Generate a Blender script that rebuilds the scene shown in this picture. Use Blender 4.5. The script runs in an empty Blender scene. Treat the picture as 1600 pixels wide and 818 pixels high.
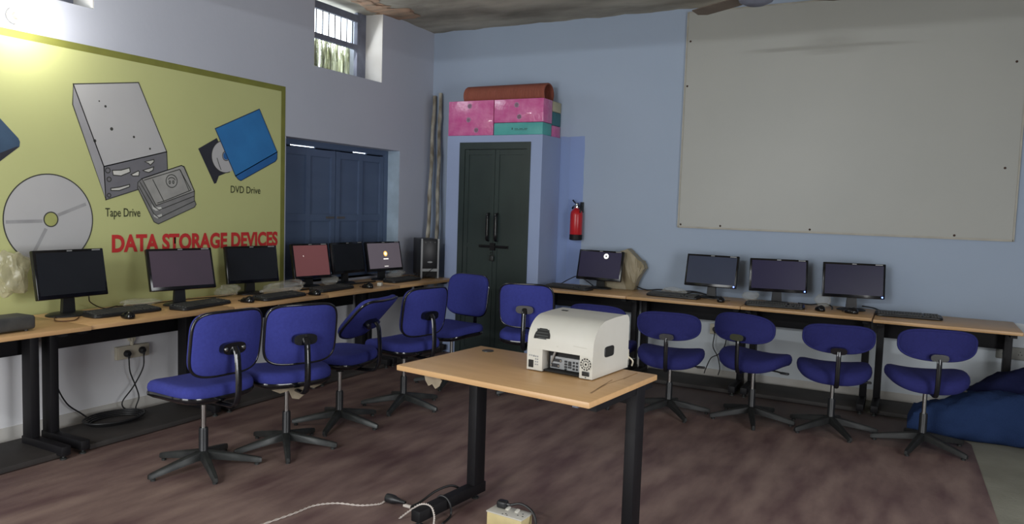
import bpy, bmesh, math, random
from mathutils import Vector, Matrix
R = math.radians
PI = math.pi
random.seed(7)
SC = bpy.context.scene
COL = SC.collection

# ---------------------------------------------------------------- camera, world, light, exposure
cam_d = bpy.data.cameras.new('camera')
cam_d.sensor_width = 36.0
cam_d.lens = 1172.577 / 1600 * 36.0
cam_d.clip_start = 0.05
cam_o = bpy.data.objects.new('camera', cam_d)
COL.objects.link(cam_o)
cR, cU, cF = (Vector((0.88030626, 0.47332061, 0.03207017)), Vector((-0.06334656, 0.05028147, 0.99672413)),
              Vector((-0.47015754, 0.87945402, -0.07424632)))
mw = Matrix((cR, cU, -cF)).transposed().to_4x4()
mw.translation = (4.5503, -6.6325, 1.4675)
cam_o.matrix_world = mw
SC.camera = cam_o

SC.view_settings.view_transform = 'Standard'
SC.view_settings.look = 'None'
SC.view_settings.gamma = 1.0
SC.view_settings.use_curve_mapping = False
SC.view_settings.exposure = 0.0

W = bpy.data.worlds.new('sky')
SC.world = W
W.use_nodes = True
bg = W.node_tree.nodes['Background']
bg.inputs[0].default_value = (0.80, 0.90, 1.0, 1)
bg.inputs[1].default_value = 7.0


def area_light(name, loc, direction, sx, sy, power, col):
    d = bpy.data.lights.new(name, 'AREA')
    d.shape = 'RECTANGLE'
    d.size, d.size_y = sx, sy
    d.energy = power
    d.color = col
    o = bpy.data.objects.new(name, d)
    COL.objects.link(o)
    o.location = loc
    o.rotation_euler = Vector(direction).to_track_quat('-Z', 'Y').to_euler()
    return o


# daylight through the door and window of the rear wall, behind the camera
area_light('rear_door_daylight', (2.2, -8.05, 1.12), (0.05, 1, 0.02), 2.6, 2.0, 108, (0.97, 0.99, 1.0))
# added unseen tube light; the beam cuts it off level high on the back wall
area_light('added_rear_tube', (2.6, -8.2, 2.675), (0, 1, -0.05), 1.2, 0.05, 62, (0.94, 0.98, 1.0))
# added fill from the unseen right side, brightens the left wall
area_light('added_side_fill', (6.6, -4.4, 1.15), (-1, 0.15, -0.0), 1.8, 1.9, 96, (0.97, 0.98, 1.0))
# daylight falling in through the two high ventilators of the left wall
area_light('ventilator_daylight', (-0.16, -1.30, 2.95), (1, 0.0, -0.5), 0.8, 0.5, 3, (0.93, 0.97, 1.0))
LAMP_POWER = 9.5

# ---------------------------------------------------------------- helpers


def lin(c):
    def f(v):
        v /= 255.0
        return v / 12.92 if v <= 0.04045 else ((v + 0.055) / 1.055) ** 2.4
    return (f(c[0]), f(c[1]), f(c[2]), 1)


MATS = {}


def mat(name, c, rough=0.6, metal=0.0, c2=None, scale=(8, 8, 8), amount=0.5, detail=4, bump=0.0, bscale=60,
        emit=0.0, spec=0.5, coat=0.0, trans=0.0, alpha=1.0, coords='Object'):
    if name in MATS:
        return MATS[name]
    m = bpy.data.materials.new(name)
    m.use_nodes = True
    nt = m.node_tree
    b = nt.nodes['Principled BSDF']
    b.inputs['Roughness'].default_value = rough
    b.inputs['Metallic'].default_value = metal
    b.inputs['Specular IOR Level'].default_value = spec
    b.inputs['Coat Weight'].default_value = coat
    b.inputs['Transmission Weight'].default_value = trans
    b.inputs['Alpha'].default_value = alpha
    b.inputs['Base Color'].default_value = lin(c)
    tc = nt.nodes.new('ShaderNodeTexCoord')
    if c2 is None:
        c2 = tuple(max(0, v * 0.86) for v in c)
    mp = nt.nodes.new('ShaderNodeMapping')
    mp.inputs['Scale'].default_value = scale
    nt.links.new(tc.outputs[coords], mp.inputs['Vector'])
    nz = nt.nodes.new('ShaderNodeTexNoise')
    nz.inputs['Scale'].default_value = 1.0
    nz.inputs['Detail'].default_value = detail
    nt.links.new(mp.outputs[0], nz.inputs['Vector'])
    cr = nt.nodes.new('ShaderNodeValToRGB')
    cr.color_ramp.elements[0].position = 0.5 - amount * 0.5
    cr.color_ramp.elements[1].position = 0.5 + amount * 0.5
    cr.color_ramp.elements[0].color = lin(c)
    cr.color_ramp.elements[1].color = lin(c2)
    nt.links.new(nz.outputs['Fac'], cr.inputs[0])
    nt.links.new(cr.outputs[0], b.inputs['Base Color'])
    m['ramp'] = cr.name
    if emit > 0:
        b.inputs['Emission Color'].default_value = lin(c)
        b.inputs['Emission Strength'].default_value = emit
    if bump > 0:
        n2 = nt.nodes.new('ShaderNodeTexNoise')
        n2.inputs['Scale'].default_value = bscale
        n2.inputs['Detail'].default_value = 3
        nt.links.new(tc.outputs[coords], n2.inputs['Vector'])
        bp = nt.nodes.new('ShaderNodeBump')
        bp.inputs['Strength'].default_value = bump
        bp.inputs['Distance'].default_value = 0.01
        nt.links.new(n2.outputs['Fac'], bp.inputs['Height'])
        nt.links.new(bp.outputs[0], b.inputs['Normal'])
    MATS[name] = m
    return m


def patch_paint(m, boxes, axis='Z', waver=.02):
    """colour patches (old paint, dust, painted-in light and shade): world-space rectangles (x0,x1,z0,z1,colour,mix) with a wavering brushed edge"""
    nt = m.node_tree
    b = nt.nodes['Principled BSDF']
    geo = nt.nodes.new('ShaderNodeNewGeometry')
    nz = nt.nodes.new('ShaderNodeTexNoise')
    nz.inputs['Scale'].default_value = 9
    nt.links.new(geo.outputs['Position'], nz.inputs['Vector'])
    sub = nt.nodes.new('ShaderNodeVectorMath'); sub.operation = 'MULTIPLY_ADD'
    sub.inputs[1].default_value = (waver,) * 3
    nt.links.new(nz.outputs['Color'], sub.inputs[0])
    nt.links.new(geo.outputs['Position'], sub.inputs[2])
    sp = nt.nodes.new('ShaderNodeSeparateXYZ')
    nt.links.new(sub.outputs[0], sp.inputs[0])
    for (x0, x1, z0, z1, c, mix) in boxes:
        last = b.inputs['Base Color'].links[0].from_socket
        prod = None
        for (out, lo, hi) in (('X', x0, x1), (axis, z0, z1)):
            for op, v in (('GREATER_THAN', lo), ('LESS_THAN', hi)):
                g = nt.nodes.new('ShaderNodeMath'); g.operation = op
                g.inputs[1].default_value = v + waver / 2
                nt.links.new(sp.outputs[out], g.inputs[0])
                if prod is None:
                    prod = g
                else:
                    k = nt.nodes.new('ShaderNodeMath'); k.operation = 'MULTIPLY'
                    nt.links.new(prod.outputs[0], k.inputs[0]); nt.links.new(g.outputs[0], k.inputs[1])
                    prod = k
        k = nt.nodes.new('ShaderNodeMath'); k.operation = 'MULTIPLY'; k.inputs[1].default_value = mix
        nt.links.new(prod.outputs[0], k.inputs[0])
        mx = nt.nodes.new('ShaderNodeMix'); mx.data_type = 'RGBA'
        nt.links.new(k.outputs[0], mx.inputs['Factor'])
        nt.links.new(last, mx.inputs['A'])
        mx.inputs['B'].default_value = lin(c)
        nt.links.new(mx.outputs['Result'], b.inputs['Base Color'])


def obj(name, bm, m, parent=None, smooth=35, loc=None):
    bmesh.ops.recalc_face_normals(bm, faces=bm.faces)
    me = bpy.data.meshes.new(name)
    bm.to_mesh(me)
    bm.free()
    if m:
        me.materials.append(m)
    if smooth:
        for p in me.polygons:
            p.use_smooth = True
        me.set_sharp_from_angle(angle=R(smooth))
    o = bpy.data.objects.new(name, me)
    COL.objects.link(o)
    if parent is not None:
        o.parent = parent
    if loc is not None:
        o.location = loc
    return o


def tag(o, label, cat, group=None):
    o['label'] = label
    o['category'] = cat
    if group:
        o['group'] = group
    return o


def thing(name, label, cat, loc=(0, 0, 0), rotz=0.0, group=None):
    o = bpy.data.objects.new(name, None)
    o.empty_display_size = 0.1
    COL.objects.link(o)
    o.location = loc
    o.rotation_euler = (0, 0, rotz)
    return tag(o, label, cat, group)


def struct(name, bm, m, parent=None, smooth=0):
    o = obj(name, bm, m, parent, smooth)
    if parent is None:
        o['kind'] = 'structure'
    return o


def dup(root, loc, rotz, label, group=None):
    r = root.copy(); COL.objects.link(r)
    r.location = loc; r.rotation_euler = (0, 0, rotz)
    r['label'] = label
    if group:
        r['group'] = group
    for ch in list(root.children):
        c = ch.copy(); COL.objects.link(c); c.parent = r
        for g in list(ch.children):
            d = g.copy(); COL.objects.link(d); d.parent = c
    return r


def child(root, kind):
    return [c for c in root.children if c.name.split('.')[0] == kind]


def BM():
    return bmesh.new()


def add_box(bm, c, s, rot=None, bev=0.0, seg=2):
    r = bmesh.ops.create_cube(bm, size=1.0)
    vs = r['verts']
    for v in vs:
        v.co = Vector((v.co.x * s[0], v.co.y * s[1], v.co.z * s[2]))
    if bev > 0:
        es = list({e for v in vs for e in v.link_edges})
        rr = bmesh.ops.bevel(bm, geom=es, offset=bev, segments=seg, affect='EDGES', profile=0.5)
        vs = list({v for f in rr['faces'] for v in f.verts} | {v for v in vs if v.is_valid})
    M = Matrix.Translation(c) @ (rot.to_4x4() if rot is not None else Matrix.Identity(4))
    bmesh.ops.transform(bm, matrix=M, verts=vs)
    return vs


def box(x0, x1, y0, y1, z0, z1, bm=None, bev=0.0):
    bm = bm or BM()
    add_box(bm, ((x0 + x1) / 2, (y0 + y1) / 2, (z0 + z1) / 2), (abs(x1 - x0), abs(y1 - y0), abs(z1 - z0)), None, bev)
    return bm


def add_rings(bm, rings, cap0=True, cap1=True):
    """rings: lists of points of equal length, skinned"""
    vr = [[bm.verts.new(p) for p in r] for r in rings]
    n = len(vr[0])
    for a, b in zip(vr, vr[1:]):
        for i in range(n):
            bm.faces.new((a[i], a[(i + 1) % n], b[(i + 1) % n], b[i]))
    if cap0:
        bm.faces.new(vr[0][::-1])
    if cap1:
        bm.faces.new(vr[-1])
    return vr


def add_lathe(bm, prof, c=(0, 0, 0), n=24, axis='Z', sx=1.0, sy=1.0):
    rings = []
    for r, z in prof:
        ring = []
        for i in range(n):
            a = 2 * PI * i / n
            p = (r * math.cos(a) * sx, r * math.sin(a) * sy, z)
            if axis == 'X':
                p = (p[2], p[0], p[1])
            elif axis == 'Y':
                p = (p[0], p[2], p[1])
            ring.append(Vector(p) + Vector(c))
        rings.append(ring)
    add_rings(bm, rings)
    return bm


def catmull(pts, k=6):
    P = [Vector(p) for p in pts]
    if len(P) < 3:
        return P
    Q = [P[0] * 2 - P[1]] + P + [P[-1] * 2 - P[-2]]
    out = []
    for i in range(1, len(Q) - 2):
        a, b, c, d = Q[i - 1], Q[i], Q[i + 1], Q[i + 2]
        for s in range(k):
            t = s / k
            out.append(0.5 * ((2 * b) + (c - a) * t + (2 * a - 5 * b + 4 * c - d) * t * t + (3 * b - a - 3 * c + d) * t ** 3))
    out.append(P[-1])
    return out


def add_tube(bm, pts, r, n=8, smooth=0, flat=1.0, side=None, closed=False):
    """sweep an (elliptic) section along a path; r number or list; side = fixed wide direction"""
    P = catmull(pts, smooth) if smooth else [Vector(p) for p in pts]
    rings = []
    up = Vector((0, 0, 1))
    for i, p in enumerate(P):
        if closed:
            t = (P[(i + 1) % len(P)] - P[i - 1])
        else:
            t = (P[min(i + 1, len(P) - 1)] - P[max(i - 1, 0)])
        t.normalize()
        if side is not None:
            s = Vector(side)
        else:
            s = t.cross(up)
            if s.length < 0.05:
                s = t.cross(Vector((1, 0, 0)))
        s = (s - t * s.dot(t)).normalized()
        u = s.cross(t).normalized()
        if side is None and not (abs(t.z) > 0.99):
            up = u
        rr = r[min(i * len(r) // len(P), len(r) - 1)] if isinstance(r, (list, tuple)) else r
        rings.append([p + s * (math.cos(2 * PI * k / n) * rr * flat) + u * (math.sin(2 * PI * k / n) * rr) for k in range(n)])
    if closed:
        rings.append(rings[0])
        vr = [[bm.verts.new(q) for q in rg] for rg in rings[:-1]]
        for j in range(len(vr)):
            a, b = vr[j], vr[(j + 1) % len(vr)]
            for k in range(n):
                bm.faces.new((a[k], a[(k + 1) % n], b[(k + 1) % n], b[k]))
    else:
        add_rings(bm, rings)
    return bm


def add_prism(bm, poly, d0, d1, axis='X'):
    """poly in the plane perpendicular to axis: X -> (y,z), Y -> (x,z), Z -> (x,y)"""
    def P(q, d):
        return {'X': (d, q[0], q[1]), 'Y': (q[0], d, q[1]), 'Z': (q[0], q[1], d)}[axis]
    add_rings(bm, [[P(q, d0) for q in poly], [P(q, d1) for q in poly]])
    return bm


def selli(w, h, n, k=40):
    out = []
    for i in range(k):
        a = 2 * PI * (i + 0.5) / k
        ca, sa = math.cos(a), math.sin(a)
        out.append((w / 2 * math.copysign(abs(ca) ** (2 / n), ca), h / 2 * math.copysign(abs(sa) ** (2 / n), sa)))
    return out


def cushion(w, d, th, n, dz, inset=0.86, k=44):
    """soft pad in the local xy plane, thickness along z, warped by dz(x,y)"""
    bm = BM()
    prof = [(0.0, 0), (0.45, 0), (0.93, 0.0), (0.985, 0.18), (1.0, 0.42), (0.985, 0.68), (0.94, 0.88), (inset, 0.97), (0.6, 1.0), (0.3, 1.02)]
    o = selli(w, d, n, k)
    rings = []
    for s, z in prof[1:]:
        rings.append([(x * s, y * s, z * th + dz(x * s, y * s)) for x, y in o])
    vr = add_rings(bm, rings, False, False)
    for ring, z in ((vr[0], 0.0), (vr[-1], 1.02)):
        c = bm.verts.new((0, 0, z * th + dz(0, 0)))
        for i in range(k):
            bm.faces.new((ring[i], ring[(i + 1) % k], c))
    return bm


def lump(bm, c, s, seed, amp=0.25, sub=3, fold=0.0):
    rnd = random.Random(seed)
    r = bmesh.ops.create_icosphere(bm, subdivisions=sub, radius=1.0)
    ks = [(Vector((rnd.uniform(-1, 1), rnd.uniform(-1, 1), rnd.uniform(-1, 1))) * rnd.uniform(2, 7), rnd.uniform(0, 6)) for _ in range(7)]
    for v in r['verts']:
        d = 1 + amp * sum(math.sin(k.dot(v.co) + ph) for k, ph in ks) / 3.5
        if fold:
            d += fold * abs(math.sin(9 * math.atan2(v.co.y, v.co.x) + 3 * v.co.z))
        v.co = Vector((v.co.x * s[0] * d, v.co.y * s[1] * d, v.co.z * s[2] * d)) + Vector(c)
    return bm


def text_mesh(body, height, width, offset=0.0):
    cu = bpy.data.curves.new('lettering', 'FONT')
    cu.body = body
    cu.size = 1.0
    cu.offset = offset
    cu.resolution_u = 4
    to = bpy.data.objects.new('lettering', cu)
    COL.objects.link(to)
    bpy.context.view_layer.update()
    me = bpy.data.meshes.new_from_object(to.evaluated_get(bpy.context.evaluated_depsgraph_get()))
    bpy.data.objects.remove(to)
    bpy.data.curves.remove(cu)
    xs = [v.co.x for v in me.vertices]; ys = [v.co.y for v in me.vertices]
    base = 0.0
    sx = width / (max(xs) - min(xs)); x0 = min(xs)
    sy = height / (max(ys) - base)
    for v in me.vertices:
        v.co = ((v.co.x - x0) * sx, (v.co.y - base) * sy, 0)
    return me


# ---------------------------------------------------------------- materials
M_wall_l = mat('left wall distemper', (190, 194, 206), 0.9, c2=(178, 183, 196), scale=(.8, .8, .8), amount=.7, bump=.08, bscale=25)
M_wall_b = mat('pale blue distemper', (166, 179, 198), 0.9, c2=(155, 170, 190), scale=(.7, .7, .7), amount=.7, bump=.08, bscale=25)
M_wall_p = mat('plain distemper', (165, 170, 178), 0.9)
M_cup = mat('cupboard plaster', (160, 176, 210), 0.9, c2=(148, 162, 196), scale=(1.2, 1.2, 1.2), amount=.6, bump=.08, bscale=25)
M_ceil = mat('stone slab ceiling', (190, 184, 168), 0.95, c2=(118, 113, 102), scale=(1.2, 3, 3), amount=.4, detail=8, bump=.6, bscale=9)
M_ceil_peel = mat('flaking plaster', (176, 140, 112), 0.95, c2=(120, 104, 86), scale=(4, 14, 4), amount=.4, bump=.6, bscale=20)
M_cement = mat('grey cement floor', (150, 148, 134), 0.85, c2=(118, 116, 104), scale=(3, 3, 3), amount=.6, detail=6, bump=.2, bscale=40)
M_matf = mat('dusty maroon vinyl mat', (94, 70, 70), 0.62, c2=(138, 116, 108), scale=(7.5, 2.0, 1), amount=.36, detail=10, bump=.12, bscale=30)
M_lam = mat('beech laminate', (212, 172, 124), 0.38, c2=(196, 154, 106), scale=(3, 26, 26), amount=.7, detail=5)
M_blk = mat('black painted steel', (18, 17, 20), 0.55, spec=.25, c2=(26, 25, 28), scale=(6, 6, 6))
M_blkd = mat('dusty black board', (44, 42, 42), 0.75, c2=(66, 61, 58), scale=(4, 4, 4), amount=.5, detail=6)
M_plas = mat('black plastic', (24, 25, 28), 0.4, c2=(34, 35, 38), scale=(9, 9, 9))
M_gloss = mat('glossy black plastic', (12, 12, 15), 0.16, c2=(18, 18, 22), scale=(9, 9, 9))
M_keys = mat('dusty key tops', (50, 51, 52), 0.6, c2=(74, 74, 72), scale=(14, 14, 14), amount=.5)
M_fab = mat('royal blue upholstery', (60, 66, 146), 0.88, c2=(51, 56, 128), scale=(60, 60, 60), amount=.8, bump=.25, bscale=320, spec=.25)
M_chrome = mat('chromed steel', (206, 206, 204), 0.22, 1.0, c2=(170, 170, 168))
M_leg = mat('worn dark steel', (44, 46, 47), 0.42, 0.4, c2=(70, 72, 71), scale=(14, 14, 14), amount=.5)
M_shine = mat('shiny black enamel', (16, 17, 22), 0.16, c2=(22, 23, 28), coat=.5)
M_white = mat('cream white enamel', (206, 204, 196), 0.42, c2=(197, 194, 184), scale=(5, 5, 5))
M_dark = mat('dark interior', (26, 25, 25), 0.8)
M_silver = mat('brushed silver', (160, 162, 163), 0.5, .3, c2=(138, 140, 142), scale=(20, 20, 4))
M_board = mat('off white hardboard', (170, 170, 164), 0.42, c2=(160, 161, 156), scale=(1.2, 1.2, 1.2), amount=.7, detail=6)
M_alu = mat('board edge strip', (176, 172, 160), 0.5)
M_rust = mat('rusty nail', (70, 48, 38), 0.8)
M_blue_p = mat('old blue gloss paint', (92, 108, 136), 0.42, c2=(76, 92, 120), scale=(2, 2, 5), amount=.6, detail=6)
M_green = mat('dark bottle green steel', (52, 64, 62), 0.36, c2=(40, 50, 50), scale=(3, 3, 2), amount=.5, detail=6)
M_pink = mat('glossy pink wrapping paper', (204, 84, 148), 0.25, c2=(218, 122, 172), scale=(11, 11, 11), amount=.35, bump=.6, bscale=22, coat=.5)
M_silv = mat('silver flower print', (196, 160, 186), 0.35)
M_teal = mat('teal cardboard', (92, 182, 176), 0.5, c2=(72, 158, 156), scale=(5, 5, 5))
M_cream = mat('cream cardboard', (196, 190, 160), 0.7)
M_brown = mat('ribbed brown sheet', (150, 84, 66), 0.8, c2=(126, 68, 54), scale=(40, 4, 4), amount=.7)
M_red = mat('extinguisher red', (196, 34, 40), 0.3, c2=(178, 28, 34))
M_blanket = mat('blue blanket', (42, 60, 98), 0.95, c2=(34, 50, 84), scale=(5, 5, 5), amount=.6, bump=.5, bscale=160, spec=.1)
M_navy = mat('navy blanket', (32, 36, 70), 0.95, c2=(24, 28, 58), scale=(5, 5, 5), amount=.6, bump=.5, bscale=160, spec=.1)
M_switch = mat('yellowed switch plate', (222, 214, 192), 0.45)
M_pole = mat('whitewashed bamboo', (190, 186, 172), 0.8, c2=(110, 100, 84), scale=(16, 16, 6), amount=.35, detail=5)
M_poly = mat('clear polythene', (200, 200, 192), 0.2, trans=0.0, alpha=.22, c2=(226, 226, 220), scale=(12, 12, 12), amount=.4, bump=.5, bscale=18, coat=.6)
M_polyt = mat('tan dust cover', (176, 164, 136), 0.5, c2=(150, 140, 116), scale=(7, 7, 7), amount=.5, alpha=.85, bump=.5, bscale=18)
M_polyw = mat('milky polythene', (178, 172, 140), 0.3, c2=(206, 200, 172), scale=(7, 7, 7), amount=.5, alpha=.5, bump=.5, bscale=18, coat=.5)
M_cable = mat('black cable', (20, 20, 22), 0.5)
M_wcable = mat('white cable', (214, 204, 196), 0.5)
M_straw = mat('dry straw', (238, 238, 222), 0.9, c2=(190, 190, 174), scale=(30, 30, 1.5), amount=.35, detail=5)
M_wood_f = mat('weathered window wood', (124, 128, 142), 0.8, c2=(98, 100, 114), scale=(8, 8, 8), amount=.5)
M_iron = mat('window bars', (98, 96, 98), 0.7)
M_reveal = mat('whitewashed reveal', (206, 204, 200), 0.9, c2=(190, 186, 178), scale=(3, 3, 3))
M_paper = mat('torn buff paper', (158, 146, 126), 0.9, c2=(128, 116, 98), scale=(20, 20, 20))
P_bg = mat('mural olive yellow', (194, 198, 138), 0.72, c2=(184, 188, 129), scale=(1.2, 1.2, 1.2), amount=.7, detail=5)
P_edge = mat('mural dull olive', (128, 130, 58), 0.75, c2=(112, 114, 52))
P_grey = mat('mural light grey', (186, 186, 186), 0.72, c2=(176, 176, 178), scale=(2, 2, 2))
P_mid = mat('mural mid grey', (160, 160, 164), 0.72, c2=(150, 150, 154))
P_dk = mat('mural steel grey', (116, 116, 122), 0.72, c2=(106, 106, 112))
P_cass = mat('mural cassette grey', (134, 134, 134), 0.72)
P_casst = mat('mural cassette face', (166, 166, 162), 0.72)
P_line = mat('mural outline', (62, 62, 58), 0.75)
P_white = mat('mural white', (216, 216, 210), 0.72)
P_red = mat('mural red', (206, 52, 52), 0.72, c2=(190, 44, 46), scale=(6, 6, 6))
P_ink = mat('mural lettering', (56, 60, 36), 0.75)
P_blue = mat('mural blue', (48, 126, 190), 0.7, c2=(40, 108, 170), scale=(5, 5, 5), amount=.6)
P_blue2 = mat('mural deep blue', (38, 104, 172), 0.7)
P_blk = mat('mural black', (44, 46, 56), 0.72)
P_slate = mat('mural slate blue', (66, 92, 120), 0.72, c2=(50, 72, 96), scale=(5, 5, 5))
nt_ = M_straw.node_tree
tr_ = nt_.nodes.new('ShaderNodeBsdfTranslucent'); mx_ = nt_.nodes.new('ShaderNodeMixShader'); mx_.inputs[0].default_value = .85
nt_.links.new(nt_.nodes[M_straw['ramp']].outputs[0], tr_.inputs[0])
nt_.links.new(nt_.nodes['Principled BSDF'].outputs[0], mx_.inputs[1]); nt_.links.new(tr_.outputs[0], mx_.inputs[2])
nt_.links.new(mx_.outputs[0], nt_.nodes['Material Output'].inputs[0])
M_legn = mat('blackened steel', (28, 29, 30), 0.55, 0.2, c2=(44, 45, 45), scale=(14, 14, 14), amount=.5)
M_fab_shaded = mat('shaded navy upholstery', (42, 44, 104), 0.88, c2=(35, 37, 90), scale=(60, 60, 60), amount=.8, bump=.25, bscale=320, spec=.25)  # darker navy copy of the blue upholstery, dimmer light on these chairs painted in
patch_paint(M_wall_l, [(-.02, .02, -.1, .735, (228, 228, 230), .95)])  # white lower wall, lightened further to stand in for light under the desks
patch_paint(M_matf, [(1.2, 9, -1.30 + .12 * k, .2, (74, 68, 68), .28) for k in range(4)], 'Y', .25)  # greyer towards the back wall: dust plus painted-in shade
patch_paint(M_wall_b, [(1.5, 9.0, -.1, .725, (214, 220, 224), .85), (1.49, 1.745, 0.0, 2.145, (128, 148, 194), .85), (0.22, 0.50, 0.0, 2.14, (126, 144, 190), .8),  # first box paints in light below the desks, next two are old blue paint
                       (1.60, 1.745, 0.7, 2.145, (136, 156, 204), .6)])  # lighter outer part; the strip left darker is painted shade beside the cupboard

# ---------------------------------------------------------------- room shell
ZC = 3.24
XR, YR = 6.7, -8.3
b = BM(); box(-0.45, XR + .2, YR - .2, 0.25, -0.15, 0.0, b)
struct('floor', b, M_cement)
b = BM()
nx, ny = 60, 60
vs = [[b.verts.new((-0.5 + (XR + .7) * i / nx, YR - .2 + (.45 - YR) * j / ny,
                    ZC + 0.006 * math.sin(i * 1.7 + j * .6) + random.uniform(-.004, .004))) for j in range(ny + 1)] for i in range(nx + 1)]
for i in range(nx):
    for j in range(ny):
        b.faces.new((vs[i][j], vs[i][j + 1], vs[i + 1][j + 1], vs[i + 1][j]))
r = bmesh.ops.extrude_face_region(b, geom=list(b.faces))
for v in r['geom']:
    if isinstance(v, bmesh.types.BMVert):
        v.co.z = ZC + .25
struct('ceiling', b, M_ceil, smooth=60)
# back wall
b = BM(); box(-0.45, XR + .2, 0.0, 0.25, -0.1, ZC + .1, b)
struct('wall_back', b, M_wall_b)
# left wall with two ventilators and a shuttered opening
WT = 0.40
v1 = (-1.775, -0.856, 2.595, ZC + .05)
v2 = (-4.62, -3.70, 2.60, ZC + .05)
sh = (-2.085, -0.553, 0.76, 1.975)
b = BM()
ys = sorted([YR - .2, v2[0], v2[1], sh[0], sh[1], v1[0], v1[1], 0.25])
zs = [-0.1, 0.76, 1.975, 2.595, ZC + .1]
for ya, yb in zip(ys, ys[1:]):
    for za, zb in zip(zs, zs[1:]):
        ym, zm = (ya + yb) / 2, (za + zb) / 2
        if any(o[0] < ym < o[1] and o[2] < zm < o[3] for o in (v1, v2, sh)):
            continue
        box(-WT, 0, ya, yb, za, zb, b)
bmesh.ops.remove_doubles(b, verts=b.verts, dist=1e-4)
seen = {}
for f in list(b.faces):
    key = tuple(sorted(v.index for v in f.verts)) if False else tuple(sorted((round(v.co.x, 4), round(v.co.y, 4), round(v.co.z, 4)) for v in f.verts))
    seen.setdefault(key, []).append(f)
kill = [f for fs in seen.values() if len(fs) > 1 for f in fs]
bmesh.ops.delete(b, geom=kill, context='FACES')
struct('wall_left', b, M_wall_l)
b = BM(); box(XR, XR + .2, YR - .2, 0.0, -0.1, ZC + .1, b)
struct('wall_right', b, M_wall_p)
b = BM(); box(-0.0, XR, YR - .2, YR, -0.1, ZC + .1, b)
struct('wall_rear', b, M_wall_p)
# unseen roof beam, added to cast the level shadow line on the back wall
b = BM(); box(0.0, XR, -4.75, -4.45, 2.80, ZC + .02, b)
struct('trim_1', b, M_ceil)
# skirting strip low on the left wall
b = BM(); box(0.0, 0.006, YR, -0.41, 0.0, 0.10, b)
struct('baseboard_left', b, M_reveal)
b = BM(); box(1.51, XR, -0.006, 0.0, 0.0, 0.09, b)
struct('baseboard_back', b, M_reveal)
# flaking edge of the ceiling over the ventilator
b = BM()
for k in range(9):
    y = -2.0 + k * .16
    lump(b, (0.10 + .05 * math.sin(k * 2.1), y, ZC - .002), (.15 + .06 * math.sin(k), .13, .009), 30 + k, .5, 3)
struct('trim_2', b, M_ceil_peel, smooth=40)


def ventilator(idx, v, straw):
    y0, y1, z0, z1 = v
    zt = ZC - 0.005
    xf = -0.20
    b = BM()
    box(xf - .04, xf, y0, y0 + .06, z0, zt, b); box(xf - .04, xf, y1 - .13, y1, z0, zt, b)
    box(xf - .02, xf + .006, y1 - .10, y1 - .075, z0 + .35, zt, b); box(xf - .02, xf + .006, y0 + .06, y1 - .13, zt - .09, zt - .04, b)
    for z in (z0 + .02, (z0 + zt) / 2, zt - .045):
        box(xf - .04, xf, y0 + .06, y1 - .13, z - .022, z + .022, b)
    fr = struct('window_%d' % idx, b, M_wood_f)
    nb = 9
    for k in range(nb):
        y = y0 + .06 + (y1 - y0 - .19) * (k + .5) / nb
        b = BM(); add_tube(b, [(xf - .025, y, (z0 + zt) / 2), (xf - .025, y, zt - .02)], .006, 8)
        obj('bar', b, M_iron, fr)
    # whitewashed lining of the opening, right and left jambs and the sill
    b = BM()
    box(xf, -0.002, y1 - .006, y1, z0, zt, b)
    box(xf, -0.002, y0, y0 + .006, z0, zt, b)
    obj('reveal', b, M_reveal, fr, smooth=0)
    if straw:
        b = BM()
        rnd = random.Random(5)
        for k in range(210):
            y = y0 - .05 + (y1 - y0 + .60) * rnd.random()
            x = -.445 - .03 * rnd.random()
            add_tube(b, [(x, y, z0 - .15), (x + rnd.uniform(-.02, .02), y + rnd.uniform(-.03, .03), z0 + .2),
                         (x + rnd.uniform(-.02, .02), y + rnd.uniform(-.05, .05), z0 + .36 + .05 * rnd.random())], [.010, .009, .005], 5, 3)
        o = obj('straw_screen', b, M_straw)
        o['kind'] = 'stuff'
        tag(o, 'upright dry straw seen through the lower half of the high barred window', 'straw')


ventilator(1, v1, True)
ventilator(2, v2, False)

# shuttered window
y0, y1, z0, z1 = sh
xs_ = -0.15
b = BM()
for y in (y0 + .03, y1 - .03):
    box(xs_ - .05, xs_ + .01, y - .03, y + .03, z0, z1, b)
box(xs_ - .05, xs_ + .01, y0 + .06, y1 - .06, z1 - .045, z1, b)
box(xs_ - .05, xs_ + .01, y0 + .06, y1 - .06, z0, z0 + .04, b)
win3 = struct('window_3', b, M_blue_p)
b = BM(); box(xs_ + .01, -.002, y1 - .006, y1, z0, z1, b)
obj('reveal', b, mat('pale blue jamb', (176, 196, 214), .9), win3, smooth=0)
span = (y1 - y0 - .12) / 2
for k in range(2):
    ya = y0 + .06 + k * span + .002
    yb = ya + span - .004
    b = BM()
    box(xs_ - .03, xs_ - .015, ya, yb, z0 + .045, z1 - .062, b)
    for y in (ya + .03, (ya + yb) / 2, yb - .03):
        box(xs_ - .015, xs_ + .004, y - .026, y + .026, z0 + .045, z1 - .062, b)
    for z in (z0 + .07, 1.31, z1 - .095):
        box(xs_ - .015, xs_ + .002, ya + .05, yb - .05, z - .03, z + .03, b)
    ym = (ya + yb) / 2
    box(xs_ - .03, xs_ - .015, ya, ym - .20 + .1 * k, z1 - .062, z1 - .045, b)
    box(xs_ - .03, xs_ - .015, ya, yb, z1 - .062, z1 - .0515, b)
    box(xs_ - .03, xs_ - .015, ym + .10, yb, z1 - .062, z1 - .045, b)
    s = obj('shutter', b, M_blue_p, win3, smooth=0)
    b = BM(); box(xs_ + .004, xs_ + .014, yb - .12 if k == 0 else ya + .02, yb - .02 if k == 0 else ya + .12, 1.30, 1.32, b)
    obj('bolt', b, M_iron, s)
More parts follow.
